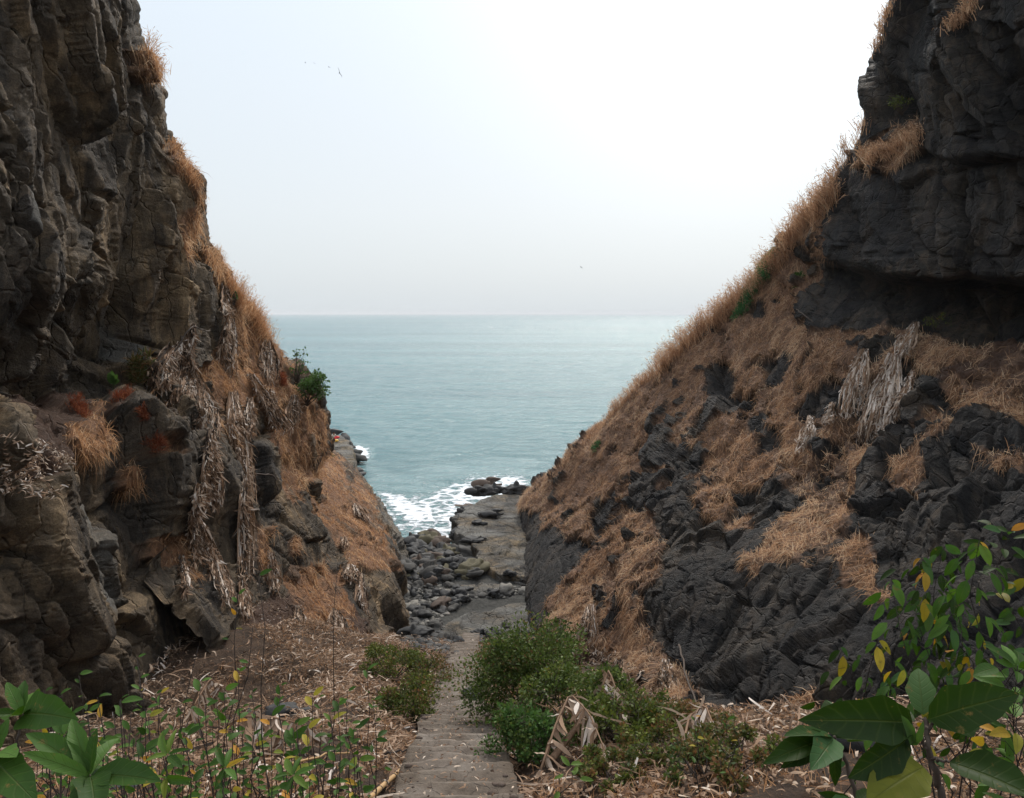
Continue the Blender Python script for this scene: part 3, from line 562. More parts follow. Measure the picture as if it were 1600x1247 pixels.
# ------------------------------------------------------------------ the sea
ny, nx = 620, 460
yy = 52 * (22000 / 52) ** (np.linspace(0, 1, ny) ** 1.35); uu = np.tan(np.linspace(R(-58), R(58), nx))
X = yy[:, None] * uu[None]; Y = np.repeat(yy[:, None], nx, 1); p = np.stack([X.ravel(), Y.ravel(), 0 * X.ravel()], 1)
amp = (1 - sm(150, 900, p[:, 1]))
z = amp * (.26 * fbm(p * np.array([.10, .22, 1]), 4, 51) + .09 * fbm(p * np.array([.5, 1., 1]), 3, 53))
Vs = p.copy(); Vs[:, 2] = z; px, py, _ = proj(Vs)
def soft(poly, r=9):
    s = np.zeros(len(px))
    for a in range(8): s += inpoly(px + r * 2 * math.cos(a * .785), py + r * .8 * math.sin(a * .785), poly) / 8
    return s
foam = np.maximum.reduce([0.54 * soft([(568, 755), (610, 765), (660, 775), (700, 750), (760, 738), (830, 738), (835, 775), (790, 785), (730, 800), (715, 840), (640, 840), (600, 800)]),
  .72 * soft([(585, 772), (630, 770), (665, 790), (690, 800), (680, 822), (640, 815), (610, 800)], 7), .66 * soft([(700, 770), (740, 760), (770, 765), (828, 740), (832, 765), (760, 782), (725, 795), (700, 800)], 7), .63 * soft([(740, 745), (790, 742), (830, 745), (820, 762), (750, 765)], 5),
  .30 * soft([(555, 735), (620, 750), (700, 735), (760, 725), (840, 725), (840, 740), (600, 790)], 14), .9 * soft([(718, 825), (726, 822), (726, 848), (700, 846)], 2), .75 * soft([(700, 800), (722, 800), (722, 850), (640, 850), (640, 825)], 4) * .7,
  .8 * soft([(545, 693), (572, 697), (580, 708), (570, 722), (556, 712)], 4), .66 * soft([(530, 692), (548, 697), (560, 712), (556, 735), (545, 715)], 3), .5 * soft([(510, 690), (530, 690), (540, 697), (515, 697)], 2), .62 * soft([(905, 685), (935, 678), (935, 688), (908, 694)], 3), .55 * soft([(575, 770), (600, 775), (640, 830), (620, 830)], 4)])
i, j = np.meshgrid(np.arange(ny - 1), np.arange(nx - 1), indexing='ij'); a = (i * nx + j).ravel()
tag(link('sea', mesh_from('sea', Vs, np.stack([a, a + 1, a + nx + 1, a + nx], 1), None, {'foam': foam}), m_sea), kind='structure')
# ------------------------------------------------------------------ dry grass on the slopes
def grass_on(nm, n, mat, lw, up=.35, polys=None, wgt='g', thr=.5, name='dry_grass', label=None, kind='stuff'):
    c = CL[nm]; w = np.where(c[wgt] > thr, c[wgt], 0) * c['area'] * (c['px'] > -80) * (c['px'] < 1720) * (c['py'] > -60) * (c['py'] < 1300) / np.maximum(c['zc'], 8) ** 1.2
    if polys is not None:
        m = np.zeros(len(w), bool)
        for p_ in polys: m |= inpoly(c['px'], c['py'], p_)
        w = w * m
    k = rng.choice(len(w), n, p=w / w.sum()); V, nn = c['V'][k], c['n'][k]
    clump = fbm(V * 1.4, 3, 66); kk = rng.random(n) < np.clip(.6 + clump * 2.2, .12, 1); V, nn, clump = V[kk], nn[kk], clump[kk]; m = len(V)
    V = V + rng.normal(size=(m, 3)) * .06
    dn = np.array([0, 0, -1.]) - nn * nn[:, 2:3] * -1.; dn = unit(np.array([[0, 0, -1.]]) - nn * (-nn[:, 2:3]))
    r = rng.normal(size=(m, 3)); u = rng.random((m, 1)) < up
    comb = unit(np.stack([fbm(V * .7, 2, 5), fbm(V * .7, 2, 6), fbm(V * .7, 2, 7) * 0], 1))
    d = np.where(u, nn * .5 + np.array([0, 0, .85]) + r * .28, dn * .75 + nn * .38 + comb * .35 + r * .30); d = unit(d)
    L = lw[0] * (.4 + 1.5 * rng.random(m) ** 2.2); rnd = np.clip(.47 + .5 * clump + .5 * fbm(V * .3, 3, 19) + rng.normal(size=m) * .28 + .12 * u[:, 0], 0, 1)
    mb = MB(); blades(mb, V, d, L, lw[1] * (.6 + .8 * rng.random(m)), np.where(u[:, 0], .15 + .4 * rng.random(m), .25 + .5 * rng.random(m)), rnd)
    o = mb.build(name, mat); tag(o, kind=kind); return o
grass_on('cliff', 110000, m_grass, (.27, .013), .22)
grass_on('hillside', 80000, m_grass, (.32, .020), .15)
grass_on('cliff.001', 300000, m_grassR, (.31, .015), .2)
# tall wisps standing along the skylines
def wisps(nm, line, n, L, mat, spread=14, W=.012):
    pts = []
    for _ in range(n):
        i = random.randrange(len(line) - 1); t = random.random(); x = line[i][0] + t * (line[i + 1][0] - line[i][0]); y = line[i][1] + t * (line[i + 1][1] - line[i][1])
        h = hit([nm], x + random.uniform(0, spread) * (1 if nm != 'cliff' else -1), y + random.uniform(0, spread), 5)
        if h is not None: pts.append(h[0])
    V = np.array(pts); m = len(V); mb = MB(); lean = np.array([-.25 if nm != 'cliff' else .25, 0, 1.])
    for k in range(4):
        d = unit(lean + rng.normal(size=(m, 3)) * .28); LL = L * (.4 + .9 * rng.random(m)); W = .018 if nm == 'cliff' else .033; blades(mb, V + rng.normal(size=(m, 3)) * .12, d, LL, W, .1 + .35 * rng.random(m), np.clip(.5 + rng.normal(size=m) * .25, 0, 1))
        tip = V + d * (LL * .55)[:, None]
        for j in range(3): blades(mb, tip + d * (LL * .12 * j)[:, None], unit(d + rng.normal(size=(m, 3)) * .8), LL * .16, W * .9, .2, np.clip(.6 + rng.normal(size=m) * .2, 0, 1))
    tag(mb.build('tall_dry_grass', mat), kind='stuff')
wisps('cliff', [(372, 452), (395, 480), (415, 510), (432, 535)], 260, .85, m_grass)
wisps('cliff', [(270, 225), (290, 250), (312, 290)], 60, .45, m_grass, 8); wisps('cliff', [(325, 385), (345, 420), (372, 455)], 50, .7, m_grass, 8); wisps('cliff', [(236, 60), (250, 95), (262, 135)], 22, .7, m_grass, 6)
wisps('cliff.001', [(1290, 300), (1240, 350), (1200, 410), (1150, 460), (1110, 490), (1060, 530), (1010, 575)], 800, 1.35, m_grassR, 16)
wisps('cliff.001', [(1010, 575), (975, 600), (945, 640)], 140, .8, m_grassR, 10); wisps('cliff.001', [(945, 640), (900, 690), (820, 775)], 120, .35, m_grassR, 8)
wisps('cliff.001', [(1390, 5), (1350, 75)], 50, .5, m_grassR, 8); wisps('cliff.001', [(1335, 190), (1300, 260), (1285, 300)], 70, .8, m_grassR, 8)
wisps('cliff.001', [(1335, 245), (1380, 235), (1430, 205)], 160, .6, m_grassR, 14); wisps('cliff.001', [(1478, 40), (1500, 22), (1515, 8)], 60, .5, m_grassR, 10)
# low coloured weeds
def weed(name, nm, poly, n, mat, L, label, cat, W=.02, upr=1.):
    c = CL[nm]; m = inpoly(c['px'], c['py'], poly) & (c['D'] > 1); idx = np.nonzero(m)[0]
    if len(idx) == 0: print('weed misses', label); return
    dm = np.percentile(c['D'][idx], 25); near = idx[np.abs(c['D'][idx] - dm) < (.45 if name != 'creeper' else 3)]; k = rng.choice(near, n); V = c['V'][k] + rng.normal(size=(n, 3)) * .05 + c['n'][k] * (.18 if name == 'creeper' else .04); mb = MB()
    for j in range(3):
        d = unit(c['n'][k] * .6 + np.array([0, 0, upr]) + rng.normal(size=(n, 3)) * .6); blades(mb, V + d * L * .25 * j, d, L * (.4 + .7 * rng.random(n)), W, .1 + .3 * rng.random(n), np.clip(.5 + rng.normal(size=n) * .25, 0, 1))
    o0 = V.mean(0); o = mb.build(name, mat, None, o0); o.location = o0; tag(o, label, cat)
weed('red_weed', 'cliff', [(110, 628), (122, 622), (134, 640), (130, 655), (110, 640)], 260, m_red, .15, 'red weed tuft on the soil ledge below the dark hollow', 'weed', .016)
weed('red_weed', 'cliff', [(175, 625), (205, 604), (210, 612), (185, 632)], 260, m_red, .15, 'red weed patch on the ledge beside the bright green seedling', 'weed', .016)
weed('red_weed', 'cliff', [(218, 640), (232, 642), (235, 655), (222, 655)], 180, m_red, .14, 'small dull red weed on rock just left of the big withered fan', 'weed', .016)
weed('red_weed', 'cliff', [(228, 690), (250, 680), (254, 705), (235, 715)], 240, m_red, .18, 'orange red weed on bare rock below the withered fan', 'weed', .016)
weed('red_weed', 'cliff', [(430, 585), (442, 590), (446, 605), (432, 602)], 220, m_red, .3, 'red weed on the orange grass near the leafy shrub', 'weed', .02)
weed('creeper', 'cliff.001', [(1222, 392), (1210, 420), (1190, 450), (1160, 497), (1152, 495), (1172, 455), (1195, 415), (1215, 395)], 4500, m_greenturf, .30, 'bright green creeper mat on the right skyline amid dry grass', 'creeper', .05, .5)
weed('weed', 'cliff.001', [(1243, 432), (1256, 430), (1258, 446), (1245, 448)], 160, m_bushb, .2, 'small round green weed on the dry slope below the dark overhang', 'weed', .06, .6)
weed('weed', 'hillside', [(509, 703), (514, 705), (514, 716), (509, 714)], 160, m_bushy, .5, 'yellow green weed at the far left point beside the person', 'weed', .1, .6)
weed('weed', 'cliff', [(205, 570), (232, 555), (238, 590), (215, 600)], 500, m_bushy, .3, 'yellowish fern like weed at the foot of the grey rock panel', 'weed', .035, .8)
weed('weed', 'cliff.001', [(925, 700), (938, 690), (940, 702), (930, 708)], 120, m_greenturf, .2, 'faint green patch low on the right grass edge above the sea', 'weed', .05, .5)
# ------------------------------------------------------------------ withered hanging plants
def clump(px, py, w, h, lean, n, label, nm=('cliff', 'hillside'), off=.18, tone=.47):
    def sf(x, y):
        r = hit(nm, x, y, 6); return r[0], r[1]
    top, n0 = sf(px, py); Dp = top[1]; s = np.linalg.norm(top - P(px + 1, py, Dp)) if False else Dp / F
    W, H = w * s, h * s; cols = 5; lev = 5
    A = np.zeros((lev, cols, 3))
    for i in range(lev):
        f = i / (lev - 1); wf = .30 + .70 * min(1, f * 1.8)
        for j in range(cols):
            u = (j / (cols - 1) - .5) * w * wf; x = px + lean * f + u; y = py + h * f
            q = sf(x, y)[0]; Dq = min(max(q[1], Dp - 2.2), Dp + 1.6); A[i, j] = P(x, y, Dq)
    for i in range(1, lev): A[i, :, 1] = np.minimum(A[i, :, 1], A[i - 1, :, 1] + .4)
    tocam = unit(np.array([0, 0, EYE]) - top); tocam[2] *= .2; tocam = unit(tocam)
    def at(u, f):
        i = np.clip((f * (lev - 1)).astype(int), 0, lev - 2); a = f * (lev - 1) - i; j = np.clip((u * (cols - 1)).astype(int), 0, cols - 2); b = u * (cols - 1) - j
        a, b = a[..., None], b[..., None]
        return (A[i, j] * (1 - a) + A[i + 1, j] * a) * (1 - b) + (A[i, j + 1] * (1 - a) + A[i + 1, j + 1] * a) * b
    K = 9; N_ = int(n * 1.3); u0 = np.clip(rng.normal(.5, .24, N_), .02, .98); f0 = rng.random(N_) ** 2.2 * .55; f1 = np.clip(f0 + .25 + .6 * rng.random(N_), 0, 1)
    t = np.linspace(0, 1, K); ff = f0[:, None] + (f1 - f0)[:, None] * t; uu = np.clip(u0[:, None] + rng.normal(0, .05, (N_, 1)) * t + .02 * rng.normal(size=(N_, K)), 0, .999)
    pts = at(uu, np.clip(ff, 0, .999)); arch = np.sin(np.minimum(t * 2.2, math.pi * .5 + t * .6)) 
    pts = pts + tocam * (off * (.25 + rng.random(N_)[:, None] * 1.2) * arch[None])[..., None] + rng.normal(size=pts.shape) * .018
    tz = np.array([0, 0, 1.]); side = unit(rng.normal(size=(N_, 1, 3)) * .55 + np.array([1, .2, 0]) + rng.normal(size=(N_, K, 3)) * .35)
    rr = np.clip(tone - .06 + rng.normal(size=N_) * .36, 0, 1)
    mb = MB(); ribbons(mb, pts, (.03 + .05 * rng.random(N_)) * (.6 + Dp / 60), side, rr)
    m = n * 6; k = rng.integers(0, N_, m); kk = rng.integers(2, K, m); root = pts[k, kk]; d = unit(np.array([0, 0, -1.]) + rng.normal(size=(m, 3)) * .45 + tocam * .25)
    leafl = MB(); q4 = np.linspace(0, 1, 4); L = .10 + .20 * rng.random(m); curl = rng.normal(size=(m, 3)) * .5
    P4 = root[:, None] + d[:, None] * (L[:, None] * q4)[..., None] + curl[:, None] * (L[:, None] * q4 ** 2)[..., None] * .6
    ribbons(leafl, P4, (.025 + .045 * rng.random(m)), unit(rng.normal(size=(m, 1, 3)) + 0 * P4), np.clip(tone + .12 + rng.normal(size=m) * .25, 0, 1))
    root_ = empty('withered_plant', top, label, 'dead plant', 'withered plants hanging on the cliffs')
    mb.build('hanging_stalks', m_dead, root_, top); leafl.build('curled_leaves', m_dead, root_, top)
    st = MB(); b0 = top - tocam * .2 + np.array([0, 0, .1]); tube(st, [b0, top + tocam * .12, top + tocam * off + np.array([0, 0, -.25])], .05, .03); st.build('stem', m_stem, root_, top)
CLU = [(303, 505, 18, 60, -12, 60, 'thin withered stalk draped from the crooked branch at the hollow'), (278, 532, 75, 78, -18, 170, 'grey withered plant hanging left of the broad fan, below the crooked branch'),
 (298, 582, 88, 108, 2, 420, 'broadest fan of withered leaves in the middle of the left cliff'), (352, 447, 20, 52, 6, 70, 'pale strip of dead leaves on the rock just below the skyline grass'),
 (360, 492, 34, 100, -8, 130, 'withered clump hanging from an arched stem on the orange grass'), (418, 530, 34, 66, 2, 110, 'withered clump close to the left skyline above the leafy shrub'),
 (392, 584, 30, 88, 58, 150, 'slanting trail of white dead leaves crossing the orange grass'), (424, 608, 20, 34, 2, 50, 'small looped bunch of dead stalks on the slope edge'), (461, 617, 24, 44, -4, 60, 'ring shaped dead bunch beside the leafy shrub'),
 (364, 612, 44, 180, 18, 330, 'long drooping withered plant with a rounded grey head'), (329, 670, 32, 120, 4, 200, 'narrow drooping withered plant directly below the broadest fan'), (392, 622, 22, 60, -3, 70, 'dark withered bunch behind the rounded grey head'),
 (312, 756, 42, 120, 10, 200, 'comb like curtain of grey dead stalks on the lower left cliff'), (330, 850, 30, 85, 26, 110, 'brown tail of dead leaves trailing off the lower cliff face'), (384, 742, 28, 155, 2, 150, 'dangling strings of dead leaves under a bare branch stub'),
 (424, 862, 18, 58, 8, 50, 'short dead tuft on the brown lower rock'), (378, 900, 18, 62, 8, 60, 'thin dead tuft above the single round leaf sapling'), (285, 868, 14, 55, 6, 45, 'dead leaves hanging under the tangled straw tuft'),
 (548, 882, 30, 24, 0, 60, 'dark crumpled dead bunch high on the far grassy spur'), (562, 896, 24, 84, 2, 110, 'dark upright withered plant on the foot of the far spur'), (552, 985, 54, 66, 6, 180, 'drooping grey banana like leaves above the left bush'),
 (466, 948, 24, 44, 6, 80, 'withered bunch at the lower left where cliff and litter meet'), (524, 952, 36, 38, 4, 90, 'small withered bunch between the spur and the leaf litter'), (555, 786, 26, 34, 20, 40, 'scattered dead leaves across the upper far spur'), (538, 838, 14, 18, 2, 24, 'tiny dark dead tuft in the middle of the far spur')]
for a in CLU: clump(*a)
CLR = [(1350, 545, 44, 100, -22, 190, 'left half of the white withered plant on the right slope'), (1398, 552, 60, 138, -30, 320, 'largest white withered plant on the right slope'), (1432, 503, 34, 48, -26, 70, 'dead leaves strewn above the largest white withered plant'),
 (1428, 578, 26, 72, -34, 80, 'arched white dead stalk on the right side of the slope tangle'), (1266, 650, 26, 52, -8, 80, 'grey dead tuft low on the right slope between dark boulders'), (1300, 628, 20, 30, -10, 40, 'smaller dead tuft beside the grey one on the right slope'),
 (922, 944, 40, 100, -8, 170, 'withered plant hanging behind the big green bush'), (970, 1030, 46, 70, -14, 120, 'bleached dead stalks on the bank right of the green bush'), (1040, 1030, 34, 56, 6, 80, 'pale dead leaves at the end of the straw bank')]
for a in CLR: clump(*a, nm=('cliff.001',), tone=.80 if a[0] > 1250 else .5)
# ------------------------------------------------------------------ boulders
def blob(seed, sub=3, flat=.65, ang=.5):
    bm = bmesh.new(); bmesh.ops.create_icosphere(bm, subdivisions=sub, radius=.5); V = np.array([v.co[:] for v in bm.verts]); Fc = np.array([[v.index for v in f.verts] for f in bm.faces]); bm.free()
    n = unit(V); F1, F2, idv, C, rv = worley(n * 1.05 + seed * 3.7, seed); 
    r = .5 * (1 + .30 * fbm(n * 1.3 + seed * 9.1, 4, seed) + ang * .35 * ((n * rv).sum(1) * .6 + idv - .5) - .05 * (1 - sm(0, .1, F2 - F1)) + .05 * fbm(n * 6 + seed, 3, seed + 5))
    V = n * r[:, None]; V[:, 2] *= flat; V[:, 0] *= 1.15
    V[:, 2] = np.maximum(V[:, 2], -.2)
    return V, Fc
SH = [blob(s, 3, .5 + .25 * random.random(), .8 + 1.2 * random.random()) for s in range(10)]
BIG = [blob(s + 40, 4, .7, 1.9) for s in range(5)]
MSH = {}
def boulder(name, loc, size, mat_i, label, cat, group=None, rot=None, shp=None, scl=(1, 1, 1)):
    big = size > .75 or shp is not None; k = shp if shp is not None else random.randrange(5 if big else 10); key = (big, k, mat_i)
    if key not in MSH:
        V, Fc = (BIG if big else SH)[k]; me = mesh_from(name, V, None, Fc, {}); me.materials.append(m_boul[mat_i]); MSH[key] = me
    o = link(name, MSH[key]); o.location = [float(c) for c in loc]; o.rotation_euler = rot or (random.uniform(-.3, .3), random.uniform(-.3, .3), random.uniform(0, 6.28)); o.scale = [size * c for c in scl]
    tag(o, label, cat, group); return o
GB = 'boulders of the beach below the steps'
def onfloor(px, py, up=0.): 
    g = gpt(px, py, 6, 80)
    for s_ in ('rock_shelf', 'rock_shelf.001', 'rock_shelf.002'):
        r = None; c = CL[s_]; m = np.nonzero((np.abs(c['px'] - px) < 3) & (np.abs(c['py'] - py) < 3))[0]
        if len(m):
            r = c['V'][m[np.argmin(c['D'][m])]]
            if r[1] < g[1] + 1 and r[2] > g[2] - .1: g = r.copy()
    return g + np.array([0, 0, up])
def pxb(px, py, wpx, mi, label, shp=None, name='boulder', scl=(1, 1, 1), group=GB, rot=None):
    g = onfloor(px, py); size = wpx * g[1] / F / 1.15; return boulder(name, g + np.array([0, 0, size * .15]), size, mi, label, 'boulder', group, rot, shp, scl)
pxb(668, 848, 38, 2, 'flat topped dark boulder at the head of the boulder bed by the surf', 1, scl=(1, .9, .7)); pxb(700, 840, 20, 0, 'pale grey boulder standing in the surf gap beside the shelf', 2)
pxb(690, 858, 30, 4, 'brown tinged boulder behind the rounded cobbles', 0); pxb(708, 892, 30, 2, 'dark upright boulder in the middle of the boulder bed', 3, scl=(1, 1, 1.3)); pxb(730, 900, 30, 0, 'long grey boulder leaning right at the front of the bed', 4, scl=(1.3, .9, .9))
pxb(745, 897, 18, 2, 'round dark boulder against the foot of the pale shelf', 2); pxb(684, 898, 26, 4, 'round purplish brown boulder below the yellowish one', 0); pxb(682, 886, 26, 1, 'yellowish rounded boulder near the centre of the bed', 1); pxb(663, 872, 24, 1, 'olive boulder on the left side of the bed', 3)
pxb(795, 898, 20, 2, 'dark domed boulder at the right end of the shelf', 2); pxb(645, 905, 28, 2, 'black boulder at the left margin of the beach', 4); pxb(644, 885, 16, 0, 'narrow grey boulder leaning on the left ledge', 1); pxb(688, 950, 34, 4, 'brown block lying between slab and rubble', 0, scl=(1.2, .8, .7))
pxb(652, 995, 46, 2, 'large black wedge of rock just left of the path end', 3, scl=(1.2, .9, .7)); pxb(704, 830, 12, 2, 'small dark pointed rock at the mouth of the surf gap', 4); pxb(676, 978, 26, 0, 'flat grey stone beside the near slab', 2, scl=(1.3, 1, .5))
poly1 = [(634, 850), (660, 842), (700, 845), (722, 862), (735, 885), (752, 905), (700, 905), (680, 915), (634, 915)]
poly2 = [(632, 905), (700, 905), (760, 922), (826, 905), (826, 930), (790, 930), (720, 944), (690, 965), (690, 985), (632, 990)]
poly3 = [(632, 990), (690, 985), (700, 1000), (715, 1000), (726, 1020), (720, 1027), (680, 1022), (632, 1008)]
poly4 = [(740, 985), (765, 978), (800, 990), (830, 985), (830, 1000), (770, 1005), (745, 1012)]
def rpt(poly):
    xs = [p[0] for p in poly]; ys = [p[1] for p in poly]
    while True:
        x, y = random.uniform(min(xs), max(xs)), random.uniform(min(ys), max(ys))
        if inpoly(np.array([x]), np.array([y]), poly)[0]: return x, y
lab = {0: 'rounded boulder in the upper bed next to the surf', 1: 'cobble in the middle rubble between the two slabs', 2: 'black angular stone beside the end of the steps', 3: 'dark angular stone right of the end of the steps'}
nb = 0
for zi, (poly, n_, a, b, mats) in enumerate(((poly1, 80, 13, 36, (0, 2, 1, 4, 2, 2)), (poly2, 100, 8, 22, (0, 0, 3, 2, 2, 2)), (poly3, 48, 8, 20, (2, 2, 0)), (poly4, 24, 8, 16, (2, 2, 0)))):
    for _ in range(n_):
        x, y = rpt(poly); g = onfloor(x, y); mi = random.choice(mats); s_ = random.uniform(a, b) * g[1] / F
        boulder('boulder' if s_ > .5 else 'cobble', g + np.array([0, 0, s_ * random.uniform(-.1, .22)]), s_, mi, ('grey', 'olive', 'blackish', 'pale', 'brown')[mi] + ' ' + lab[zi], 'boulder', GB + (' - %s zone' % ('upper', 'middle', 'black', 'right')[zi])); nb += 1
def rubble(name, poly, n, s0, s1, mats):
    Vs, Fs = [], []; o = 0; sh = [blob(s + 80, 2, .6, 1.) for s in range(6)]
    for _ in range(n):
        x, y = rpt(poly); g = onfloor(x, y); V, Fc = random.choice(sh); s_ = random.uniform(s0, s1); a = random.uniform(0, 6.28); Rm = np.array([[math.cos(a), -math.sin(a), 0], [math.sin(a), math.cos(a), 0], [0, 0, 1]])
        Vs.append((V * s_ * [1.2, 1, .9]) @ Rm.T + g); Fs.append(Fc + o); o += len(V)
    me = mesh_from(name, np.concatenate(Vs), None, np.concatenate(Fs), {}); tag(link(name, me, mats), kind='stuff')
rubble('shingle', poly1, 350, .12, .4, m_boul[2]); rubble('shingle', poly2, 500, .1, .34, m_boul[0]); rubble('shingle', poly2, 250, .1, .34, m_boul[3]); rubble('rubble', poly3, 420, .1, .32, m_boul[2]); rubble('rubble', poly4, 200, .08, .25, m_boul[2])
# rocks in and beside the surf
def sear(px, py, D, w, mi, label, shp, scl=(1, 1, 1), z=0.): 
    q = P(px, py, D); boulder('sea_rock', (q[0], D, z), w, mi, label, 'rock', None, (0, 0, random.uniform(-.3, .3)), shp, scl)
sear(760, 757, 82, 2.3, 4, 'brown rock awash in the breaking waves offshore', 0, (1, .8, .7), .1)
sear(762, 760, 81.2, 1.5, 2, 'low dark rock touching the offshore brown rock', 3, (1.2, .8, .5), 0.)
sear(803, 776, 70.5, 1.9, 2, 'squarish black rock in the surf at the foot of the right slope', 3, (1.1, 1, .9), 2.1)
sear(722, 781, 73.5, 1.1, 4, 'low brown rock just breaking the foam left of the shelf tip', 1, (1.5, 1, .5), -.1)
for k, (x, d, w) in enumerate(((741, 70.5, 1.3), (752, 71, 1.5), (764, 71.5, 1.2), (771, 71.8, 1.5))): sear(x, 785, d, w, 2, ('leftmost', 'second from left', 'third from left', 'rightmost')[k] + ' of the four dark rocks edging the shelf tip', k % 5, (1, .9, .9), 1.9)
for k, (x, y, D, w) in enumerate(((722, 815, 60, 1.5), (718, 800, 63.5, 1.3), (713, 822, 59, 1.1), (728, 790, 65.5, 1.2))): sear(x, y, D, w, 2, ('lowest', 'upper middle', 'seaward leaning', 'topmost')[k] + ' dark rock along the left flank of the shelf', (k + 1) % 5, (.9, 1.2, 1.1), 1.0 + .15 * k)
for k, (x, y, w) in enumerate(((769, 803, 1.2), (756, 802, .8), (749, 816, .8), (752, 841, .6), (733, 845, .9))):
    g = onfloor(x, y); boulder('boulder', g + np.array([0, 0, .1]), w, 2, ('black lump lying across the upper shelf', 'small black lump beside the long one on the shelf', 'round black stone on the left of the shelf', 'small dark stone in the middle of the shelf', 'dark stone on the lower left rim of the shelf')[k], 'boulder', None, (0, 0, .2), k, (1.1, 1, .7))
for k, (x, y, D, w) in enumerate(((512, 699, 107, 2.6), (529, 699, 106, 2.0), (534, 706, 101, 3.0), (541, 713, 95, 2.3), (546, 726, 87, 1.7))): sear(x, y, D, w, (2, 2, 0, 0, 2)[k], ('farthest dark rock at the left point in the spray', 'dark rock right behind the person at the left point', 'banded grey rock beside the red cloth', 'broad grey rock on the left point above the surf', 'lowest grey rock of the left point')[k], k, ((1.3, 1.2, 1.1), (1., 1.3, 1.2), (1.3, 1.6, .9), (1.5, 1.2, 1.), (1.2, 1.8, .8))[k], .9 - .12 * k)
# loose stones close to the steps
def near_rock(px, py, wpx, mi, label, shp, scl=(1, 1, 1), rot=None, ab=.12):
    g = gpt(px, py, 5, 40); s_ = wpx * g[1] / F / 1.15; boulder('boulder', g + np.array([0, 0, s_ * ab]), s_, mi, label, 'rock', None, rot, shp, scl)
bm = bmesh.new(); bmesh.ops.create_cube(bm, size=1); bmesh.ops.subdivide_edges(bm, edges=bm.edges[:], cuts=7, use_grid_fill=True); V = np.array([v.co[:] for v in bm.verts]); Fc = np.array([[v.index for v in f.verts] for f in bm.faces]); bm.free()
V = V * (1 - .06 * (np.abs(V) > .45).sum(1, keepdims=True)) ; V += .10 * np.stack([fbm(V * 1.7 + 5 * k, 3, k) for k in range(3)], 1) + .03 * fbm(V * 6, 3, 9)[:, None]
g = gpt(737, 1102, 8, 30); o = link('stone_block', mesh_from('stone_block', V, Fc, None, {}, True), m_boul[2]); o.location = g + np.array([0, 0, .16]); o.scale = (.30, .34, .34); o.rotation_euler = (.05, -.1, .25); tag(o, 'black squared stone block standing on the right edge of the steps', 'rock')
near_rock(447, 1122, 62, 2, 'largest dark rock half buried in the leaf litter left of the path', 1, (1, .9, .8)); near_rock(392, 1124, 34, 2, 'smaller dark rock just left of the largest litter rock', 3); near_rock(205, 1228, 70, 2, 'dark slab of rock under the foreground saplings', 0, (1, 1, .5)); near_rock(1345, 1170, 90, 2, 'big dark rock behind the broad leaved plant', 4, (1, .9, .9)); near_rock(385, 1180, 50, 2, 'flat dark stone in the litter below the round leaf sapling', 2, (1, 1, .6))
for k, (x, y, w) in enumerate(((652, 992, 5), (658, 993, 6))): near_rock(x, y, w, 3, ('left', 'right')[k] + ' one of the two chalk white stones on the black wedge', k, ab=2.5 if k else 2.5)
g = onfloor(793, 976); o = boulder('cobble', g + np.array([0, 0, .1]), .35, 3, 'white stone cairn base on the near slab close to the right wall', 'rock', None, None, 1); o = boulder('cobble', g + np.array([0, 0, .32]), .2, 3, 'small white stone on top of the white cairn base', 'rock', None, None, 2)
# ------------------------------------------------------------------ the bamboo pole on the steps
def gz(px, py, u=.05): g = gpt(px, py, 5, 30); return g + np.array([0, 0, u])
pl = np.array([gz(578, 1262, .10), gz(600, 1240, .10), gz(628, 1214, .10), gz(658, 1191, .12)]); root_ = empty('bamboo_pole', pl[0], 'long yellow bamboo pole lying beside the steps with a bent tip', 'pole')
mb = MB(); tt = np.linspace(0, 3, 40); C_ = np.stack([np.interp(tt, range(4), pl[:, k]) for k in range(3)], 1); tube(mb, C_, .034, .026, 8)
mb.build('culm', m_bamboo, root_, pl[0]); nd = MB()
for q in np.linspace(.1, .95, 7): c_ = C_[int(q * 39)]; c2 = C_[min(39, int(q * 39) + 1)]; u_ = unit(c2 - c_); tube(nd, [c_ - u_ * .012, c_, c_ + u_ * .012], .037, .036, 8)
nd.build('nodes', m_stem, root_, pl[0]); tp = MB(); tube(tp, [pl[3], gz(661, 1180, .12), gz(656, 1168, .10), gz(650, 1160, .1)], .024, .018, 6); tp.build('bent_tip', m_bamboo, root_, pl[0])
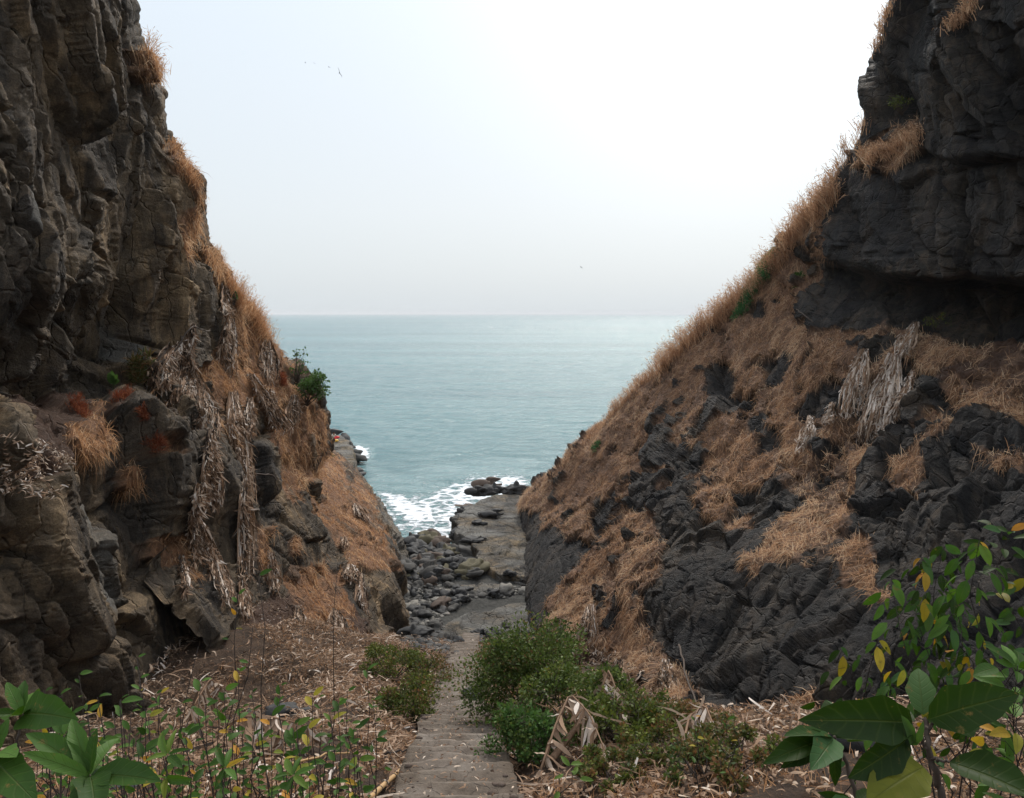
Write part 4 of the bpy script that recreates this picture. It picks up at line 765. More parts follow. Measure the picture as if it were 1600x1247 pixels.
# ------------------------------------------------------------------ birds
def bird(px, py, D, span, label, roll, yaw):
    q = P(px, py, D); mb = MB(); s = span
    t = np.linspace(0, 1, 7); body = np.stack([0 * t, (t - .5) * .42 * s, .02 * s * np.sin(t * 3.1)], 1); rad = np.array([.006, .035, .05, .052, .042, .028, .016]) * s
    for i in range(6): tube(mb, body[i:i + 2], rad[i], rad[i + 1], 6)
    rt = empty('bird', q, label, 'bird', 'birds circling over the sea'); mb.build('body', m_birdm, rt)
    for sg in (-1, 1):
        w = MB(); x = np.array([.03, .2, .36, .5]) * s * sg; y0 = np.array([.10, .12, .06, -.06]) * s; y1 = np.array([-.06, -.05, -.06, -.09]) * s; z_ = np.array([.03, .09, .10, .06]) * s
        V = np.concatenate([np.stack([x, y0, z_], 1), np.stack([x, y1, z_], 1), np.stack([x, y0, z_ + .012 * s], 1), np.stack([x, y1, z_ + .012 * s], 1)])
        Q = [[i, i + 1, 5 + i, 4 + i] for i in range(3)] + [[8 + i, 12 + i, 13 + i, 9 + i] for i in range(3)] + [[i, 8 + i, 9 + i, i + 1] for i in range(3)] + [[4 + i, 5 + i, 13 + i, 12 + i] for i in range(3)]; w.add(V, Q); w.build('wing', m_birdm, rt)
    tl = MB(); tl.add(np.array([[-.02, -.2, .0], [.02, -.2, .0], [.07, -.36, .0], [-.07, -.36, .0], [-.02, -.2, .012], [.02, -.2, .012], [.07, -.36, .012], [-.07, -.36, .012]]) * s, [[0, 1, 2, 3], [7, 6, 5, 4], [0, 4, 5, 1], [2, 6, 7, 3]]); tl.build('tail', m_birdm, rt)
    rt.rotation_euler = (.2, roll, yaw)
bird(530, 114, 80, .95, 'largest bird, banking steeply with wings spread', 1.15, .5); bird(514, 105, 120, .5, 'small bird just above and left of the banking bird', .2, 1.2); bird(491, 99, 140, .5, 'right one of the two faint specks of birds', .4, .6); bird(477, 98, 150, .45, 'leftmost bird of the faint pair', .3, 2); bird(908, 418, 110, .6, 'lone bird low over the horizon', .5, .9); bird(380, 84, 160, .4, 'faintest bird, alone between the left cliff and the flock', .3, .4)
# ------------------------------------------------------------------ the person on the far point
def skin(name, J, E, mat, parent, origin):
    me = bpy.data.meshes.new(name); me.from_pydata([tuple(np.array(j[:3]) - 0) for j in J], E, []); o = link(name, me, mat, parent)
    md = o.modifiers.new('s', 'SKIN'); 
    for v, j in zip(me.skin_vertices[0].data, J): v.radius = (j[3], j[4] if len(j) > 4 else j[3])
    me.skin_vertices[0].data[0].use_root = True; o.modifiers.new('u', 'SUBSURF').levels = 1
    dg = bpy.context.evaluated_depsgraph_get(); nm_ = bpy.data.meshes.new_from_object(o.evaluated_get(dg)); o.modifiers.clear(); o.data = nm_; return o
pr = P(522.5, 708, 100); pr[2] = 1.75; k_ = 1.0
pe = empty('person', pr, 'person in a pale shirt with dark hair crouching at the far left point', 'person')
skin('body', [(0, 0, .50, .13, .11), (0, 0, .70, .12, .09), (0, -.02, .92, .15, .10), (0, -.02, 1.04, .06), (0, -.01, 1.12, .06), (0, -.03, 1.20, .085, .10), (0, -.02, 1.28, .06), (.18, -.02, .95, .05), (.27, -.12, .74, .04), (.20, -.32, .62, .033), (.17, -.40, .60, .04), (-.18, -.02, .95, .05), (-.27, -.12, .74, .04), (-.2, -.32, .62, .033), (-.17, -.4, .6, .04),
  (.10, -.05, .46, .09), (.14, -.42, .50, .07), (.13, -.36, .08, .05), (.13, -.50, .03, .045), (-.10, -.05, .46, .09), (-.14, -.42, .50, .07), (-.13, -.36, .08, .05), (-.13, -.5, .03, .045)],
 [(0, 1), (1, 2), (2, 3), (3, 4), (4, 5), (5, 6), (2, 7), (7, 8), (8, 9), (9, 10), (2, 11), (11, 12), (12, 13), (13, 14), (0, 15), (15, 16), (16, 17), (17, 18), (0, 19), (19, 20), (20, 21), (21, 22)], m_skin, pe, pr)
skin('shirt', [(0, 0, .54, .15, .13), (0, 0, .72, .14, .11), (0, -.02, .93, .165, .115), (0, -.02, 1.03, .07), (.19, -.02, .95, .065), (.26, -.1, .79, .055), (-.19, -.02, .95, .065), (-.26, -.1, .79, .055)], [(0, 1), (1, 2), (2, 3), (2, 4), (4, 5), (2, 6), (6, 7)], m_shirt, pe, pr)
skin('trousers', [(0, 0, .50, .145, .125), (.10, -.05, .46, .105), (.14, -.42, .51, .085), (.13, -.37, .14, .065), (-.10, -.05, .46, .105), (-.14, -.42, .51, .085), (-.13, -.37, .14, .065)], [(0, 1), (1, 2), (2, 3), (0, 4), (4, 5), (5, 6)], m_trou, pe, pr)
V, Fc = blob(91, 3, 1., .1); V = V * [.19, .24, .24] + [0, -.0, 1.25]; link('hair', mesh_from('hair', V, None, Fc, {}), m_hair, pe)
def bundle(name, px, py, D, z, s, mat, label):
    V, Fc = blob(97 + len(name), 3, .8, .8); V = V * s; V[:, 0] += .12 * s * np.sin(V[:, 2] * 7 / s); q = P(px, py, D); o = link(name, mesh_from(name, V, None, Fc, {}), mat); o.location = (q[0], D, z); tag(o, label, 'cloth')
bundle('red_cloth', 526.5, 703, 99.5, 2.35, .55, m_redc, 'crumpled red cloth on the rock beside the crouching person'); bundle('yellow_cloth', 525, 707, 98.5, 2.1, .6, m_yel, 'yellow orange cloth on the grass in front of the crouching person')
# ------------------------------------------------------------------ bushes
def bush(base, w, d, h, n, ls, mat, label, mat2=None, f2=.25, seed=0, name='bush', group=None, open_=.0):
    r = np.random.default_rng(seed); root_ = empty(name, base, label, 'bush', group); st = MB(); tw = st; C_ = []
    nbl = 16
    for k in range(nbl):
        a = r.uniform(0, 6.28); q = r.uniform(.15, 1) ** .6; c = np.array([math.cos(a) * q * w * .42, math.sin(a) * q * d * .42, h * r.uniform(.30, .92) * (1 - .35 * q ** 2)]); C_.append((c, r.uniform(.20, .36) * min(w, h) * (1 - open_ * .4)))
        m = c * .5 + r.normal(size=3) * .06 * w; m[2] = c[2] * .45; tube(st, [np.array([r.normal() * .05, r.normal() * .05, -.08]), m, c], .016 * (.6 + h * .4), .005, 5)
        for _ in range(4): e = c + unit(r.normal(size=3) + [0, 0, .7]) * C_[-1][1] * 1.15; tube(tw, [c * .8 + m * .2, (c + e) / 2 + r.normal(size=3) * .03, e], .005, .002, 4)
    mbs = [MB(), MB()]; ps = r.random(n); k = r.integers(0, nbl, n); cc = np.array([c for c, _ in C_])[k]; rad = np.array([q for _, q in C_])[k]
    v = unit(r.normal(size=(n, 3))) * (r.random((n, 1)) ** .42) * rad[:, None] * np.array([1, 1, .8]); Pn = cc + v; cl = fbm(Pn * 3.2 / max(.5, h) + seed, 3, seed % 50)
    keep = (r.random(n) < np.clip(.72 + cl * 1.8, .05, 1)) & (Pn[:, 2] > .03); Pn = Pn[keep]; cl = cl[keep]; n = len(Pn); v = v[keep]
    dr = unit(unit(v) * .6 + r.normal(size=(n, 3)) * .6 + [0, 0, .15]); sd_ = unit(np.cross(dr, r.normal(size=(n, 3)))); up = np.cross(sd_, dr); L = ls * (.55 + .8 * r.random((n, 1)))
    rn = np.clip(.45 + .8 * cl + r.normal(size=n) * .22, 0, 1); wh = (fbm(Pn * 2.2 + 7, 2, seed % 31) + .25 * r.normal(size=n)) > (.45 - f2)
    for i in (0, 1):
        m = wh if (i and mat2) else (~wh if mat2 else (np.ones(n, bool) if i == 0 else np.zeros(n, bool)))
        if not m.any(): continue
        p, dd, ss, uu, ll = Pn[m], dr[m], sd_[m], up[m], L[m]; V = np.stack([p, p + dd * ll * .5 - ss * ll * .3 + uu * ll * .08, p + dd * ll - uu * ll * .12, p + dd * ll * .5 + ss * ll * .3 + uu * ll * .08], 1)
        mbs[i].add(V.reshape(-1, 3), np.arange(len(p) * 4).reshape(-1, 4), None, np.repeat(rn[m], 4)); mbs[i].build('foliage', (mat, mat2)[i], root_)
    st.build('stem', m_stem, root_); return root_
def gb(px, py): return gpt(px, py, 5, 40)
bush(gb(835, 1120), 2.3, 2.0, 1.95, 15000, .060, m_bushd, 'tallest dark green bush on the right of the steps', m_bushy, .12, 1)
bush(gb(790, 1060), 1.5, 1.8, 1.0, 6000, .055, m_bushy, 'rusty green bush beside the steps left of the tallest bush', m_bush, .2, 2)
bush(gb(905, 1150), 2.0, 1.6, 1.05, 9000, .058, m_bushd, 'low dark bush spreading right of the tallest bush', m_bush, .2, 3)
bush(gb(815, 1190), 1.15, .9, .75, 5200, .058, m_bushb, 'bright green low bush at the path edge in front of the tallest bush', m_bushd, .15, 4)
bush(gb(970, 1165), 1.3, 1.1, .7, 4200, .06, m_bush, 'mid green bush tangled with dead stalks right of the dark bush', m_bushy, .2, 5)
bush(gb(640, 1128), 1.05, 1.0, .95, 6500, .050, m_bush, 'green bush on the left of the steps with rusty tips', m_bushy, .3, 6)
bush(gb(668, 1075), 1.2, 1.5, .75, 5000, .05, m_bushy, 'straw and green bush on the left of the steps, farther down', m_bush, .3, 7)
bush(gb(612, 1062), 1.4, 1.6, .95, 6000, .055, m_bush, 'green bush tucked against the left cliff foot', m_bushy, .2, 8)
for k, (x, y, w, h, m1, m2) in enumerate(((1040, 1190, 1.3, .5, m_bushy, m_bush), (1110, 1225, 1.2, .45, m_bushy, m_bushd), (960, 1225, 1.0, .35, m_bushy, m_bush), (1000, 1130, 1.3, .6, m_bush, m_bushd), (1030, 1150, 1.2, .6, m_bushd, m_bushy), (1085, 1165, 1.2, .55, m_bushy, m_bush), (1150, 1200, 1.1, .4, m_bushy, m_bush))):
    bush(gb(x, y), w, 1., h, 3200, .05, m1, ('sparse rusty weeds behind the dead fronds right of the path', 'sparse rusty weeds nearest the straw coloured bank', 'thin brown weeds at the bottom beside the grey leaved seedling', 'sparse green shoots on the bank between two dead stalks', 'dark green weeds in front of the bleached stalks', 'rusty weeds under the end of the straw bank', 'low brown weeds in front of the dark rock face')[k], m2, .3, 20 + k, 'weedy_shrub', None, .5)
def cliffbush(nm, px, py, w, h, n, ls, mat, label, seed, out=.3):
    q, nn, _ = hit([nm], px, py, 5); b = bush(q + nn * 0.3 - np.array([0, 0, .1]), w, w * .8, h, n, ls, mat, label, None, 0, seed, 'shrub', None, .6); b.rotation_euler = (0, out, 0)
cliffbush('cliff', 478, 632, 1.5, 2.0, 1500, .15, m_bushb, 'leafy shrub leaning out over the sea from the left cliff edge', 31, .35)
cliffbush('cliff', 470, 600, .9, 2.1, 160, .15, m_bushb, 'sparse twiggy shrub above the leaning leafy one', 32, .2)
cliffbush('cliff.001', 1412, 178, 1.2, 1.0, 420, .09, m_bush, 'small green shrub growing from the dark crag above its grass tuft', 33, 0)
cliffbush('cliff.001', 1462, 515, 1.1, .6, 300, .08, m_bush, 'dim green shrub under the overhang beside the white dead leaves', 34, 0)
cliffbush('cliff', 362, 465, .35, .5, 60, .12, m_bushb, 'tiny green sprig beside the pale strip of dead leaves', 35, .1)
# green seedling on the ledge
def whorl(mb, c, tips, wr=.42, rnd=None, fold=.3, bend=.6, upv=(0, -.25, 1), n=8):
    for k, t in enumerate(tips):
        tp = P(*t[:3]); d = tp - c; L = np.linalg.norm(d) * 1.06; r_ = t[3] if len(t) > 3 else random.uniform(.15, .6); upn = np.array(upv) + rng.normal(size=3) * .25; wq = t[4] if len(t) > 4 else wr
        leaf(mb, c + unit(d) * L * .04 + unit(upn) * 0, d + np.array([0, 0, L * .25 * (bend > .3)]), upn, L, L * wq * .84, fold + random.uniform(-.1, .35), bend * random.uniform(.6, 1.6), r_, n, wave=.09)
q, nn, dd = hit(['cliff'], 178, 606, 4); mb = MB(); q = q + nn * .1
for x, y in ((173, 578), (182, 590), (175, 603), (184, 600), (170, 590)): leaf(mb, q + np.array([0, 0, .1]), P(x, y, dd - .3) - q, (.3, -1, .4), .42, .2, .2, .3, .62, 6)
rt = empty('seedling', q, 'bright lime green seedling at the mouth of the dark hollow', 'plant'); mb.build('leaves', m_bushb, rt, q); mb = MB(); tube(mb, [q - [0, 0, .15], q + [0, 0, .4]], .015, .008); mb.build('stem', m_stemg, rt, q)
# ------------------------------------------------------------------ the broad leaved plants close to the camera
def plant(name, label, stems, leaves, cat='plant', mat=None, petiole=True, group=None, wr=.36, bend=.6, smat=None, fold=.3, each=False, upv=(0, -.25, 1)):
    o0 = P(*stems[0][0]); 
    g = gh(o0[0], o0[1])[0]; o0 = np.array([o0[0], o0[1], g]); rt = empty(name, o0, label, cat, group)
    mb = MB()
    for s in stems:
        pts = [P(*q) for q in s[:-1]]; 
        if s is stems[0]: pts = [o0 - [0, 0, .05]] + pts
        pts = np.array(pts); tt = np.linspace(0, len(pts) - 1, 5 * len(pts)); pts = np.stack([np.interp(tt, range(len(pts)), pts[:, k]) for k in range(3)], 1); pts[1:-1] += rng.normal(size=(len(pts) - 2, 3)) * .004
        tube(mb, pts, s[-1], s[-1] * .5, 7)
    mb.build('stem', smat or m_stem, rt, o0)
    mb = MB()
    for c, tips in leaves:
        c = P(*c)
        if each:
            for t in tips: m1 = MB(); whorl(m1, c, [t], wr, None, fold, bend, upv, 12); m1.build('leaf', mat or m_big, rt, o0)
        else: whorl(mb, c, tips, wr, None, fold, bend, upv)
    if not each: mb.build('leaves', mat or m_big, rt, o0)
    return rt
plant('broad_leaved_plant', 'big plant with huge dark leaves and one yellow leaf at bottom right', [[(1478, 1262, 2.15), (1462, 1210, 2.15), (1452, 1165, 2.15), (1443, 1122, 2.2), .013], [(1452, 1168, 2.15), (1425, 1140, 2.1), .006], [(1455, 1185, 2.15), (1483, 1190, 2.1), .006], [(1448, 1140, 2.17), (1470, 1118, 2.15), .006]],
 [((1443, 1120, 2.2), [(1432, 1046, 2.3, .66, .62)]), ((1446, 1124, 2.15), [(1582, 1112, 2.0, .2, .62), (1540, 1140, 2.3, .15, .5)]), ((1430, 1128, 2.15), [(1312, 1172, 1.95, .12, .42), (1380, 1105, 2.3, .2, .4)]), ((1480, 1188, 2.1), [(1606, 1262, 1.9, .25, .62)]), ((1446, 1196, 2.1), [(1374, 1268, 1.95, .80, .6)]), ((1422, 1150, 2.12), [(1352, 1238, 2.0, .08, .5)]), ((1425, 1165, 2.1), [(1422, 1135, 2.05, .66, .4), (1448, 1148, 2.05, .66, .35)]), ((1458, 1190, 2.2), [(1470, 1204, 2.1, .62, .4)])], each=True, bend=.5, upv=(0, -.75, .75))
plant('broad_leaved_plant', 'smaller plant with a leaf whorl left of the huge dark leaves', [[(1345, 1262, 2.6), (1325, 1200, 2.6), (1306, 1160, 2.6), (1303, 1150, 2.6), .009]],
 [((1303, 1152, 2.6), [(1290, 1096, 2.7, .2, .55), (1232, 1160, 2.5, .45), (1218, 1200, 2.45, .3), (1240, 1212, 2.5, .2), (1284, 1205, 2.4, .6, .5), (1305, 1102, 2.8, .5), (1345, 1165, 2.9, .2), (1305, 1225, 2.55, .25)])], bend=.45, upv=(0, -.6, .8), each=True)
plant('broad_leaved_plant', 'low leaves of another plant at the bottom edge under the whorl', [[(1345, 1290, 2.1), (1338, 1262, 2.1), .006]], [((1338, 1256, 2.1), [(1285, 1240, 2.1, .25), (1300, 1252, 2., .6), (1365, 1228, 2.2, .2), (1390, 1250, 2., .2)])], bend=.3, upv=(0, -.4, .8))
plant('broad_leaved_plant', 'upright whorl of green leaves on a pale stem at far left', [[(24, 1210, 2.7), (30, 1150, 2.7), (37, 1116, 2.7), .007]], [((35, 1116, 2.7), [(5, 1067, 2.75, .45, .36), (34, 1070, 2.8, .3, .5), (86, 1098, 2.65, .35, .34), (50, 1090, 2.9, .6), (0, 1128, 2.5, .3), (76, 1138, 2.5, .25, .55), (-30, 1125, 2.6, .2)])], bend=.5, upv=(0, -.5, .8), each=True, mat=m_young, wr=.33)
plant('broad_leaved_plant', 'largest leaf whorl in the bottom left foreground', [[(150, 1275, 2.25), (143, 1240, 2.25), (140, 1212, 2.25), .008]], [((141, 1212, 2.25), [(103, 1126, 2.35, .45, .36), (146, 1144, 2.3, .15, .42), (182, 1162, 2.4, .6, .55), (42, 1193, 2.15, .6, .30), (40, 1155, 2.3, .35, .38), (232, 1240, 2.1, .2, .36), (108, 1258, 2.1, .2, .5), (150, 1262, 2.05, .12, .5), (200, 1205, 2.5, .3, .36), (90, 1190, 2.5, .2), (170, 1250, 2.3, .5)])], bend=.5, upv=(0, -.55, .8), each=True, mat=m_young, wr=.33)
plant('broad_leaved_plant', 'leaves pushing in from the left frame edge low down', [[(-12, 1280, 2.2), (-14, 1185, 2.2), .007]], [((-14, 1184, 2.2), [(14, 1127, 2.25, .35, .5), (18, 1180, 2.1, .6, .5), (38, 1232, 2.15, .3, .36), (26, 1208, 2.2, .6, .3), (-60, 1180, 2.2), (34, 1262, 2.0, .2, .4)])], bend=.4, upv=(.2, -.6, .7), each=True, mat=m_young, wr=.33)
plant('broad_leaved_plant', 'mid sized green plant rising behind the two foreground whorls', [[(95, 1262, 3.4), (98, 1180, 3.4), (100, 1150, 3.4), .006]], [((100, 1150, 3.4), [(75, 1118, 3.5, .3), (108, 1108, 3.5, .5), (135, 1132, 3.4, .2), (70, 1160, 3.3, .6), (128, 1172, 3.3, .35)]), ((98, 1195, 3.4), [(65, 1200, 3.3, .2), (130, 1210, 3.3, .5), (90, 1225, 3.2, .3)])], bend=.5, upv=(0, -.5, .8), mat=m_young, wr=.33)
plant('broad_leaved_plant', 'yellow green leafy plant right of the largest foreground whorl', [[(262, 1262, 3.3), (258, 1215, 3.3), (262, 1180, 3.3), .006]], [((262, 1180, 3.3), [(240, 1148, 3.4, .65), (272, 1142, 3.4, .70), (292, 1172, 3.3, .3), (232, 1190, 3.2, .68), (280, 1205, 3.2, .2)]), ((259, 1215, 3.3), [(228, 1222, 3.2, .72), (290, 1235, 3.2, .4), (255, 1247, 3.2, .78)])], bend=.5, upv=(0, -.5, .8), mat=m_young, wr=.33)
plant('broad_leaved_plant', 'small leafy plant with one orange leaf at the bottom of the litter', [[(352, 1262, 3.6), (350, 1225, 3.6), (352, 1200, 3.6), .005]], [((352, 1200, 3.6), [(335, 1172, 3.7, .3), (362, 1168, 3.7, .5), (380, 1190, 3.6, .92), (325, 1205, 3.5, .2), (368, 1222, 3.5, .6), (340, 1232, 3.5, .3)])], bend=.5, upv=(0, -.5, .8), mat=m_young, wr=.33)
plant('broad_leaved_plant', 'plant with pointed bright leaves at the bottom, nearest the bamboo pole', [[(455, 1262, 3.8), (456, 1235, 3.8), (458, 1212, 3.8), .005]], [((458, 1212, 3.8), [(440, 1186, 3.9, .66), (468, 1180, 3.9, .4), (490, 1202, 3.8, .62), (430, 1215, 3.7, .3), (475, 1232, 3.7, .68), (448, 1240, 3.7, .2)])], bend=.5, upv=(0, -.5, .8), mat=m_young, wr=.33)
# slender saplings
def sapling(label, base, top, D, nl, ll, seed, tone=None, wob=10, name='sapling', droop=False, group_=True):
    r = random.Random(seed); n = 7; g = np.array([P(base[0], base[1], D)[0], D, 0]); g[2] = gh(g[0], D)[0]; tp = P(top[0], top[1], D + r.uniform(-.2, .3))
    pts = np.array([g + (tp - g) * (i / (n - 1)) + np.array([r.uniform(-1, 1), r.uniform(-1, 1), 0]) * wob * .001 * D * math.sin(math.pi * i / (n - 1)) for i in range(n)])
    rt = empty(name, g, label, 'sapling', 'slender saplings in the foreground'); mb = MB(); tube(mb, pts, .0035 + .0010 * D * .5, .002, 6); lf = MB()
    up_ = np.array([0, 0, 1.])
    vis = max(1.3, np.linalg.norm(tp - g) * .9)
    for k in range(nl):
        f = 1 - (k / max(1, nl)) ** 1.3 * min(.8, 1.1 / max(.5, np.linalg.norm(tp - g))) ; x = f * (n - 1); i = min(n - 2, int(x)); c = pts[i] + (pts[i + 1] - pts[i]) * (x - i)
        a = k * 2.4 + r.uniform(-.4, .4); d = np.array([math.cos(a), math.sin(a) * .8, (.15 if not droop else -1.0) + r.uniform(-.3, .4) + (.5 if k < 3 and not droop else 0)]); L = ll * r.uniform(.55, 1.15)
        if k >= 4: e = c + unit(d + [0, 0, .8]) * L * r.uniform(.3, 1.3); tube(mb, [c, e], .002, .0015, 4); c = e
        rn = r.uniform(.1, .68) if r.random() < .86 else r.uniform(.78, .98)
        leaf(lf, c, d, up_ + .3 * rng.normal(size=3) + (np.array([0, -.6, 0])), L, L * r.uniform(.34, .46), .25, r.uniform(.3, .9), tone if tone is not None else rn, 6, .01)
    mb.build('stem', m_dark, rt, g)
    if nl: lf.build('leaves', m_young if group_ else m_big, rt, g)
    return rt
SAP = [((165, 1250), (152, 1090), 4.2, 5, .10, 'sapling with one orange leaf before the grey rock'), ((140, 1180), (137, 1112), 4.6, 3, .10, 'short sapling with a single flat leaf left of the orange leafed one'), ((186, 1250), (187, 1098), 3.9, 7, .11, 'black stemmed sapling with drooping leaves right of the orange leafed one'), ((206, 1250), (205, 1112), 4.2, 6, .10, 'twin black stem standing close behind the drooping leaved sapling'),
 ((255, 1250), (214, 1028), 5.0, 7, .075, 'tall leaning sapling rising against the grey lower cliff'), ((240, 1250), (232, 1120), 4.4, 6, .08, 'sapling with mixed green and rust leaves under the litter heap'), ((322, 1250), (321, 1104), 4.2, 9, .12, 'leafiest sapling with long pale green leaves left of the litter rocks'), ((300, 1250), (290, 1150), 3.8, 9, .09, 'olive leaved sapling at the bottom, left of the leafiest one'),
 ((345, 1250), (372, 930), 5.6, 9, .08, 'tall thin sapling with small bright leaves in front of brown rock'), ((360, 1250), (372, 1050), 4.8, 8, .08, 'sapling with pale leaves around mid height near the dark stump'), ((430, 1250), (404, 900), 5.4, 1, .11, 'bare stalk topped by a single round leaf'), ((388, 1250), (395, 1150), 4.6, 12, .075, 'dense cluster of yellow green leaves beside the orange dead leaf'),
 ((480, 1260), (480, 1140), 4.2, 6, .13, 'sapling with broad yellowing lobed leaves at lower left centre'), ((500, 1250), (528, 880), 6.2, 0, .1, 'leafless thin stalk crossing in front of the litter bank'), ((320, 1250), (395, 980), 5.2, 0, .1, 'dark bare branch leaning right over the litter'), ((210, 1250), (310, 1010), 5.0, 0, .1, 'long bare branch arching over the straw heap'),
 ((505, 1260), (498, 1090), 6.5, 6, .09, 'small green sapling at the edge of the dead banana leaves'), ((880, 1262), (890, 1195), 7.8, 8, .14, 'grey green seedling at the bottom right of the path'), ((1095, 1250), (1085, 1120), 7.2, 7, .09, 'small leaved sapling below the tip of the straw bank'), ((1160, 1230), (1135, 1125), 6.5, 5, .09, 'sapling with one yellow leaf before the dark rock face')]
for i, (b, t, D, nl, ll, lb) in enumerate(SAP): sapling(lb, b, t, D, nl, ll, 100 + i, (.86 if 'yellowing' in lb else .66 if 'grey green' in lb else None), name='sapling' if nl else 'bare_stalk')
# tangled shrub on the right
for k in range(80):
    x = [70, 110, 250, 270, 305, 345, 410, 440, 465, 515, 540, 560, 225, 395, 350, 130][k] if k < 16 else 40 + ((k - 16) * 37) % 545 + (k * 53) % 30; y = 1080 + (k * 37) % 150 - (70 if k % 6 == 2 else 0)
    rt = sapling('thin sapling with a few small leaves growing through the leaf litter left of the path', (x + 10, 1250), (x, y), 4.4 + .3 * (k % 7), 6 + k % 6, .075 + .012 * (k % 4), 500 + k)
SHR = [((1500, 1220), (1392, 905), 20, 'arching branch farthest left in the right hand thicket'), ((1510, 1220), (1440, 870), 26, 'branch with two hanging orange leaves in the right hand thicket'), ((1520, 1220), (1475, 850), 18, 'thin upright branch behind the orange leaved one'), ((1530, 1220), (1530, 845), 26, 'branch crowned with teal leaves in the middle of the thicket'), ((1560, 1220), (1578, 830), 18, 'tallest branch of the thicket near the right edge'),
 ((1580, 1220), (1605, 900), 16, 'branch leaving the frame at the upper right'), ((1470, 1220), (1372, 1000), 14, 'low branch with a bright yellow leaf at its tip'), ((1540, 1220), (1490, 930), 34, 'dense hanging foliage in the heart of the thicket'), ((1480, 1220), (1430, 960), 20, 'drooping leaves over the small grass tuft in the thicket'), ((1600, 1240), (1590, 1040), 34, 'dark green leafy shoot at the right edge above the huge leaves'),
 ((1320, 1200), (1312, 1010), 12, 'isolated shoot with long hanging leaves on the dead stump'), ((1400, 1220), (1390, 1060), 10, 'low shoot with rusty leaves behind the pale upright leaf'), ((1620, 1240), (1575, 1130), 22, 'leafy shoot at the right edge just over the veined leaf')]
for i, (b, t, nl, lb) in enumerate(SHR):
    nl = int(nl * 1.7); D = 5.4 + .25 * (i % 3) - (1.4 if i in (9, 12) else 0); rt = sapling(lb, b, t, D, nl, .16, 300 + i, None, 40, 'thicket_branch', i not in (4, 9), i % 3 == 0); rt['group'] = 'branches of the thicket on the right'; rt['category'] = 'branch'
# ------------------------------------------------------------------ leaf litter, straw and twigs
def litter(name, n, pts, nrm, L0, L1, W0, W1, mat, flat=.35, tone=.5):
    m = len(pts); L = L0 + (L1 - L0) * rng.random(m); az = rng.uniform(0, 2 * math.pi, m); d = np.stack([np.cos(az), np.sin(az), rng.normal(size=m) * flat], 1); d = unit(d - nrm * ((d * nrm).sum(1, keepdims=True)) * .8)
    q = np.linspace(-.5, .5, 6); cu = rng.normal(size=(m, 3)) * .45; base = pts + nrm * (.02 + .13 * rng.random((m, 1)) ** 2)
    C_ = base[:, None] + d[:, None] * (L[:, None] * q)[..., None] + cu[:, None] * (L[:, None] * q ** 2)[..., None] + nrm[:, None] * (L[:, None] * (.25 - q ** 2) * .5)[..., None]
    sd_ = unit(np.cross(d, nrm))[:, None] + rng.normal(size=(m, 1, 3)) * .4 + (q[None, :, None] * rng.normal(size=(m, 1, 3)) * 1.2)
    mb = MB(); ribbons(mb, C_, W0 + (W1 - W0) * rng.random(m), unit(sd_), np.clip(tone + rng.normal(size=m) * .26, 0, 1)); tag(mb.build(name, mat), kind='stuff')
def gscatter(n, side, y0=3.5, y1=33, wmax=7.5, gap=.75, dens=None):
    y = y0 * (y1 / y0) ** rng.random(n); x = pathx(y) + side * (gap + rng.random(n) ** 1.1 * (wmax - gap)); z = gh(x, y); p = np.stack([x, y, z], 1)
    k = rng.random(n) < np.clip(.5 + 2.6 * fbm(p * .8, 3, 88), .06, 1); return p[k]
for sd_, n_ in ((-1, 60000), (1, 36000)):
    p = gscatter(n_, sd_, gap=.5); litter('leaf_litter', 0, p, np.tile([0, 0, 1.], (len(p), 1)), .035, .15, .012, .042, m_litter, .5, .40)
    p = gscatter(n_ // 7, sd_, 8, 30); litter('dead_fronds', 0, p, np.tile([0, 0, 1.], (len(p), 1)), .15, .5, .01, .045, m_dead, .6, .48)
    p = gscatter(n_, sd_, 5, 34, 6, .5); m = len(p); mb = MB(); blades(mb, p, unit(rng.normal(size=(m, 3)) * .8 + [0, 0, .5]), .10 + .18 * rng.random(m), .010, .5 * rng.random(m), np.clip(.35 + .25 * rng.normal(size=m), 0, 1)); tag(mb.build('dry_grass', m_grass), kind='stuff')
n_ = 1500; y = 4 * 8 ** rng.random(n_); x = pathx(y) + rng.normal(size=n_) * .5; p = np.stack([x, y, steps(x, y) + .01], 1); litter('leaf_litter', 0, p, np.tile([0, 0, 1.], (n_, 1)), .02, .09, .008, .03, m_litter, .2, .45)
rub = MB(); sh_ = [blob(s + 120, 1, .6, 1.) for s in range(4)]; n_ = 700; y = 4 * 8 ** rng.random(n_); sd2 = np.where(rng.random(n_) < .5, -1, 1); x = pathx(y) + sd2 * (.25 + .5 * rng.random(n_) ** .5)
zs = np.maximum(steps(x, y) * (np.abs(x - pathx(y)) < .6), gh(x, y))
for k in range(n_): V_, F_ = sh_[k % 4]; rub.add(V_ * (.012 + .05 * random.random() ** 2.5) * 2 + [x[k], y[k], zs[k]], None, F_)
tag(rub.build('gravel', m_boul[4]), kind='stuff')
def cscatter(nm, poly, n):
    c = CL[nm]; k = np.nonzero(inpoly(c['px'], c['py'], poly))[0]; k = k[c['D'][k] < np.percentile(c['D'][k], 60) + 3]; k = rng.choice(k, n); return c['V'][k], c['n'][k]
